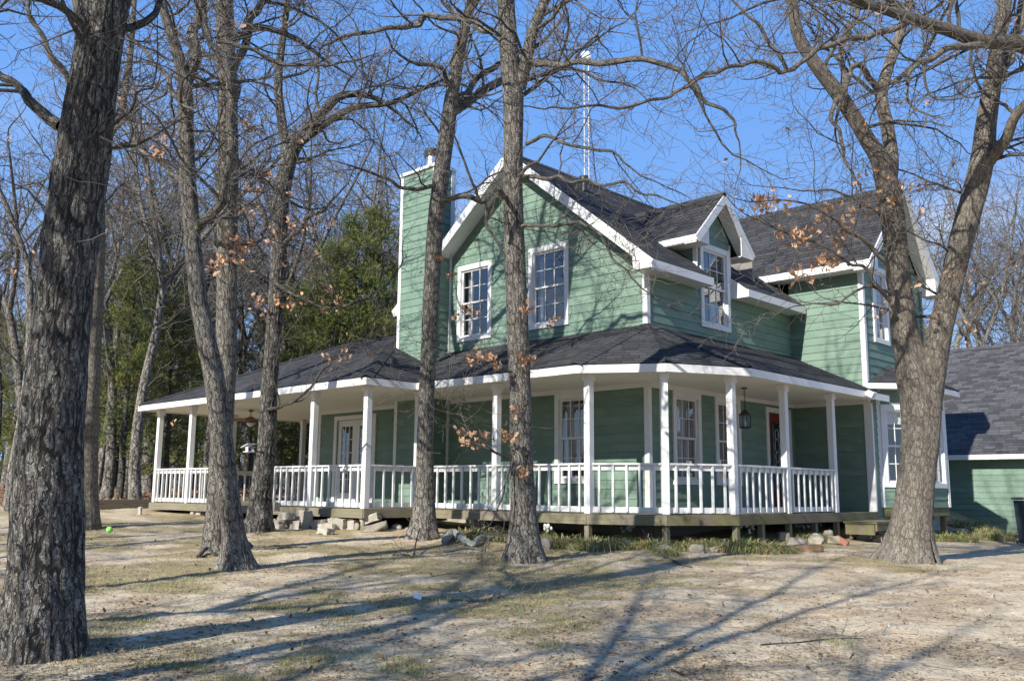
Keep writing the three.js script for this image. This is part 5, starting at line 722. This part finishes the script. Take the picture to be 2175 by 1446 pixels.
flowers(1587, 1150, 12, [0.85, 0.83, 0.86], 'white narcissus cluster below the second post from the right'); flowers(1690, 1137, 9, [0.30, 0.38, 0.72], 'pale blue hyacinths left of the white flowers by the stones'); flowers(1712, 1138, 12, [0.6, 0.62, 0.85], 'lilac flowers in the middle of the stone border', 0.16); flowers(1735, 1132, 14, [0.86, 0.82, 0.84], 'white flowers behind the mossy border stones', 0.14); flowers(1020, 1130, 14, [0.62, 0.66, 0.72], 'silvery white flowers between the two trunks', 0.13); flowers(1163, 1148, 10, [0.85, 0.85, 0.8], 'white flowers just right of the middle trunk', 0.12); flowers(1334, 1150, 14, [0.72, 0.72, 0.8], 'white narcissus below the middle of the porch', 0.12);
// fallen limbs
function fallen(label, pts, r, mat = bark.pale, twig = 5) { const P = pts.map(([x, y, l = 0]) => { const p = onGround(x, y); p.y += r * 0.8 + l; return p; }), o0 = P[0].clone(), g = thing('fallen_branch', label, 'branch', o0, 'fallen branches on the sand'), tb = new Tubes(), s = spline(P.map((p, i) => ({ p: p.clone().sub(o0), r: lerp(r, r * 0.45, i / (P.length - 1)) })), 0.05), e0 = s.P[0].clone().lerp(s.P[1], -0.25), e1 = s.P.at(-1).clone().lerp(s.P.at(-2), -0.25), T = { br: new Tubes(), tw: new Tubes(), lv: null }; s.P.unshift(e0.clone(), e0); s.R.unshift(0.0005, s.R[0] * 0.85); s.P.push(e1, e1.clone()); s.R.push(s.R.at(-1) * 0.85, 0.0005); tb.add(s.P, s.R, 9, (a, v) => 1 + 0.25 * N(Math.cos(a) * 2, Math.sin(a) * 2, v * 9)); part(g, 'stem', tb.geo(true), mat); for (let k = 0; k < twig; k++) { const i = Math.floor(rr(0.3, 0.98) * (s.P.length - 1)); grow(T, s.P[i].clone(), V(rr(-1, 1), rr(0, 0.25), rr(-1, 1)).normalize(), rr(0.2, 0.5), r * 0.28, 2, { ...NEAR, up: [0, 0, 0, -0.02] }); } if (T.tw.P.length) part(g, 'twigs', T.tw.geo(), twigMat).userData.kind = 'stuff'; }
const lichenBark = std(col(1, 1, 1), 0.95, { map: stoneTex([0.36, 0.375, 0.335]), bumpMap: barkBump(2.3), bumpScale: 0.02 });
fallen('thick lichen-covered limb lying between the two trunks', [[945, 1156], [962, 1145, 0.06], [985, 1158, 0.02], [1005, 1164], [1022, 1155, 0.03], [1050, 1152], [1078, 1153]], 0.075, lichenBark, 4); fallen('gnarled piece of limb in front of the lichened one', [[940, 1172], [970, 1170], [1000, 1168], [1030, 1172]], 0.03, lichenBark, 4); fallen('dead branch with an upright twig near the pale trunk', [[835, 1178], [860, 1180], [875, 1186], [882, 1172, 0.12], [890, 1160, 0.3]], 0.022, bark.grey, 3); fallen('lichened stick lying in the middle of the sand', [[952, 1284], [985, 1281], [1015, 1283], [1040, 1278], [1055, 1262, 0.04]], 0.018, lichenBark, 4); fallen('grey branch lying before the porch bed', [[1395, 1180], [1425, 1190], [1450, 1200], [1470, 1206]], 0.02, bark.grey, 6); fallen('crooked stick on the grass left of the crooked oak', [[420, 1186], [440, 1176, 0.05], [458, 1183], [476, 1178]], 0.03, bark.dark, 2); fallen('mossy root-like limb right of the crooked oak', [[525, 1160, 0.05], [545, 1168], [580, 1170], [620, 1166], [650, 1168]], 0.028, bark.grey, 4); fallen('thin twig at the bottom edge of the yard', [[1430, 1430], [1455, 1440], [1478, 1438]], 0.01, bark.dark, 3); fallen('long thin stick in the right foreground', [[1620, 1375], [1700, 1368], [1760, 1362], [1830, 1360]], 0.008, bark.dark, 3);
{ const p = onGround(887, 1280), g = thing('marker_card', 'small white card on a wire stake in the sand', 'marker', p); const c = box(g, 'card', std(col(0.85, 0.85, 0.86), 0.5), 0, 0.05, 0, 0.085, 0.055, 0.012, 0.003, A45); c.rotation.set(-0.5, A45, -0.3, 'YXZ'); const w = part(g, 'wire', new THREE.CylinderGeometry(0.002, 0.002, 0.26, 5), steel); w.position.set(0.02, 0.1, -0.01); }
{ const p = onGround(231, 1130), b = new THREE.Mesh(new THREE.SphereGeometry(0.062, 24, 16), std(col(0.22, 0.62, 0.12), 0.85)); b.name = 'ball'; b.position.copy(p).add(V(0, 0.055, 0)); scene.add(b); tag(b, 'bright green ball lying near the slim grey trunk', 'ball'); }
{ const p = at(2188, 1114, 21), y = gh(p.x, p.z), g = thing('trash_bin', 'dark wheeled bin at the right edge by the garage', 'bin', V(p.x, y, p.z)); g.rotation.y = 0.3; const dm = std(col(0.02, 0.035, 0.05), 0.5); const b = part(g, 'body', new THREE.CylinderGeometry(0.40, 0.33, 0.95, 4, 1), dm); b.rotation.y = Q / 2; b.position.y = 0.53; box(g, 'lid', std(col(0.16, 0.12, 0.08), 0.6), 0, 1.05, 0, 0.66, 0.06, 0.66, 0.02); for (const s of [-1, 1]) { const w = part(g, 'wheel', new THREE.CylinderGeometry(0.1, 0.1, 0.05, 16), blackMetal); w.rotation.z = Q; w.position.set(s * 0.26, 0.1, -0.25); } }

// ---------- litter and grass on the ground ----------
function scatter(name, label, geo, mat, n, place, tint) { const im = new THREE.InstancedMesh(geo, mat, n), M = new THREE.Matrix4(), q = new THREE.Quaternion(); for (let i = 0; i < n; i++) { const { p, e, s } = place(i); M.compose(p, q.setFromEuler(e), s); im.setMatrixAt(i, M); im.setColorAt(i, tint(i, p)); } im.name = name; im.userData = { kind: 'stuff', label, category: name.split('_').pop() }; im.instanceMatrix.needsUpdate = true; scene.add(im); return im; }
const yard = (bias = 1) => { for (;;) { const px = rr(-80, 2260), t = Math.pow(rnd(), bias), py = lerp(1085, 1470, t), p = onGround(px, py); if (p.x > -14.3 && p.x < 1.9 && p.z < 3.3 && !(p.z > 1.95 && p.x > -4.6) && p.z > -6) continue; return p; } };
const leafG = (() => { const l = new Leaves(); seed = 99; l.leaf(V(0, 0, 0), 1, [1, 1, 1]); const g = l.geo(); g.deleteAttribute('color'); return g; })();
{
  const near = []; for (let i = 0; i < 520; i++) { const p = yard(0.8); near.push(p); } for (const [x, y] of [[90, 1392], [190, 1122], [503, 1207], [458, 1170], [547, 1130], [897, 1142], [1116, 1192], [1928, 1192]]) { const q = onGround(x, y); for (let k = 0; k < 45; k++) { const a = rnd() * 6.28, r = 0.28 + 0.7 * rnd() * rnd(), X = q.x + Math.cos(a) * r, Z = q.z + Math.sin(a) * r; near.push(V(X, gh(X, Z), Z)); } }
  const far = []; for (let k = 0; far.length < 9000 && k < 60000; k++) { const [x, z] = flat(rr(-120, 720), rr(22, 48)); if (woods(x, z) > 0.4 * rnd() && !blocked(x, z)) far.push(V(x, gh(x, z), z)); }
  const all = [...near, ...far];
  scatter('fallen_leaves', 'brown oak leaves scattered over the sand and the woodland floor', leafG, std(col(1, 1, 1), 0.85, { side: THREE.DoubleSide }), all.length, i => { const s = (i < near.length ? 0.055 : 0.13) * rr(0.5, 1.2); return { p: all[i].clone().add(V(0, 0.008 + s * 0.08, 0)), e: new THREE.Euler(-Q + rr(-0.5, 0.5), rnd() * 6.28, rnd() * 6.28), s: V(s, s, s) }; }, () => { const t = rnd(), w = rr(0.6, 1.2); return col(lerp(0.13, 0.30, t) * w, lerp(0.085, 0.185, t) * w, lerp(0.055, 0.11, t) * w); });
}
{
  const g = new THREE.CylinderGeometry(0.5, 0.8, 1, 4); g.rotateZ(Q);
  scatter('fallen_twigs', 'thin dead twigs strewn over the sand', g, twigMat, 700, () => { const p = yard(0.75), L = rr(0.05, 0.34), r = rr(0.0018, 0.0042); return { p: p.add(V(0, 0.008, 0)), e: new THREE.Euler(0, rnd() * 6.28, rr(-0.06, 0.06)), s: V(L, r, r) }; }, () => { const v = rr(0.9, 2.4); return col(v, v * 0.97, v * 0.92); });
}
scatter('pebbles', 'small pale pebbles in the sand', stoneGeo(1, 0.7, 0.9, 3), std(col(1, 1, 1), 0.95), 160, () => { const p = yard(0.8), s = rr(0.008, 0.03); return { p: p.add(V(0, s * 0.2, 0)), e: new THREE.Euler(rnd(), rnd() * 6, rnd()), s: V(s, s, s) }; }, () => { const v = rr(0.18, 0.4); return col(v, v * 0.92, v * 0.82); });
{
  const bl = new THREE.BufferGeometry(); bl.setAttribute('position', new THREE.Float32BufferAttribute([-0.5, 0, 0, 0.5, 0, 0, 0.3, 0.55, 0.12, -0.5, 0, 0, 0.3, 0.55, 0.12, -0.3, 0.55, 0.12, -0.3, 0.55, 0.12, 0.3, 0.55, 0.12, 0, 1, 0.42], 3)); bl.computeVertexNormals();
  const spots = [[505, 1195, .35], [960, 1140, .3], [225, 1115, .5], [180, 1400, .4], [60, 1410, .5], [40, 1130, .6], [320, 1250, .25], [400, 1240, .4], [430, 1370, .5], [380, 1190, .5], [640, 1190, .5], [1790, 1370, .14], [1170, 1375, .12], [1260, 1200, .5], [2000, 1200, .4], [1880, 1195, .3], [780, 1400, .3], [555, 1290, .2], [730, 1330, .2], [870, 1190, .4], [260, 1340, .2]].map(([x, y, r]) => ({ p: onGround(x, y), r }));
  scatter('grass', 'sparse tufts of green and straw grass on the sandy yard', bl, bladeMat2(), 30000, i => {
    let p; if (i % 9 === 0) { const s = pick(spots); const a = rnd() * 6.28, r = s.r * Math.sqrt(rnd()) * 1.2; p = V(s.p.x + Math.cos(a) * r, 0, s.p.z + Math.sin(a) * r); p.y = gh(p.x, p.z); } else for (let k = 0; k < 40; k++) { p = yard(0.8); if (grassy(p.x, p.z) * (0.5 + N(p.x * 5, p.z * 5, 31)) > 0.25 + 0.4 * rnd()) break; }
    const h = rr(0.015, 0.06) * (i % 9 ? 0.85 : 1.25); return { p, e: new THREE.Euler(rr(-0.5, 0.5), rnd() * 6.28, rr(-0.5, 0.5)), s: V(rr(0.003, 0.006), h, h) };
  }, i => { const t = i % 9 ? rnd() : rnd() * 0.6, w = rr(0.7, 1.25); return col(lerp(0.10, 0.36, t) * w, lerp(0.165, 0.30, t) * w, lerp(0.04, 0.165, t) * w); });
}
{ // dry straw lying flat, thicker where the grass is
  const st = new THREE.BufferGeometry(); st.setAttribute('position', new THREE.Float32BufferAttribute([-0.5, 0.2, 0, 0.5, 0.2, 0, 0.1, 0.6, 0.5, 0.1, 0.6, 0.5, 0.5, 0.2, 0, 0.5, 0, 1], 3)); st.computeVertexNormals();
  scatter('dry_straw', 'dry straw and leaf crumbs lying flat on the sand', st, bladeMat2(), 20000, () => { let p; for (let k = 0; k < 12; k++) { p = yard(0.75); if (0.35 + 0.8 * N(p.x * 1.3, p.z * 1.3, 51) + 0.4 * N(p.x * 4, p.z * 4, 52) + 0.4 * grassy(p.x, p.z) > rnd() * 1.3) break; } const L = rr(0.02, 0.09); return { p: p.add(V(0, 0.004, 0)), e: new THREE.Euler(rr(-0.12, 0.12), rnd() * 6.28, rr(-0.3, 0.3)), s: V(rr(0.003, 0.010), rr(0.004, 0.012), L) }; }, () => { const t = rnd(), w = rr(0.55, 1.2); return col(lerp(0.17, 0.44, t) * w, lerp(0.13, 0.36, t) * w, lerp(0.085, 0.23, t) * w); });
}
{ // crumbs of bark, earth and leaf
  scatter('soil_crumbs', 'small dark crumbs of earth, bark and leaf on the sand', stoneGeo(1, 0.5, 0.8, 9), std(col(1, 1, 1), 0.97), 8000, () => { let p; for (let k = 0; k < 10; k++) { p = yard(0.75); if (0.2 + 0.9 * N(p.x * 1.1, p.z * 1.1, 21) + 0.5 * N(p.x * 4.5, p.z * 4.5, 62) > rnd() * 0.9) break; } const s = rr(0.006, 0.026) * (rnd() < 0.06 ? 1.8 : 1); return { p: p.add(V(0, s * 0.1, 0)), e: new THREE.Euler(rr(-0.4, 0.4), rnd() * 6.28, rr(-0.4, 0.4)), s: V(s, s * rr(0.4, 1), s) }; }, () => { const t = rnd(), w = rr(0.6, 1.2); return col(lerp(0.09, 0.34, t) * w, lerp(0.07, 0.28, t) * w, lerp(0.05, 0.2, t) * w); });
}
function bladeMat2() { return std(col(1, 1, 1), 0.75, { side: THREE.DoubleSide }); }

scene.traverse(m => { if (m.isMesh) { m.castShadow = true; m.receiveShadow = true; } });
const renderer = new THREE.WebGLRenderer({ antialias: true });
renderer.setSize(1024, 680); renderer.shadowMap.enabled = true; renderer.shadowMap.type = THREE.PCFSoftShadowMap;
renderer.toneMapping = THREE.LinearToneMapping; renderer.toneMappingExposure = EXPOSURE;
renderer.render(scene, camera);
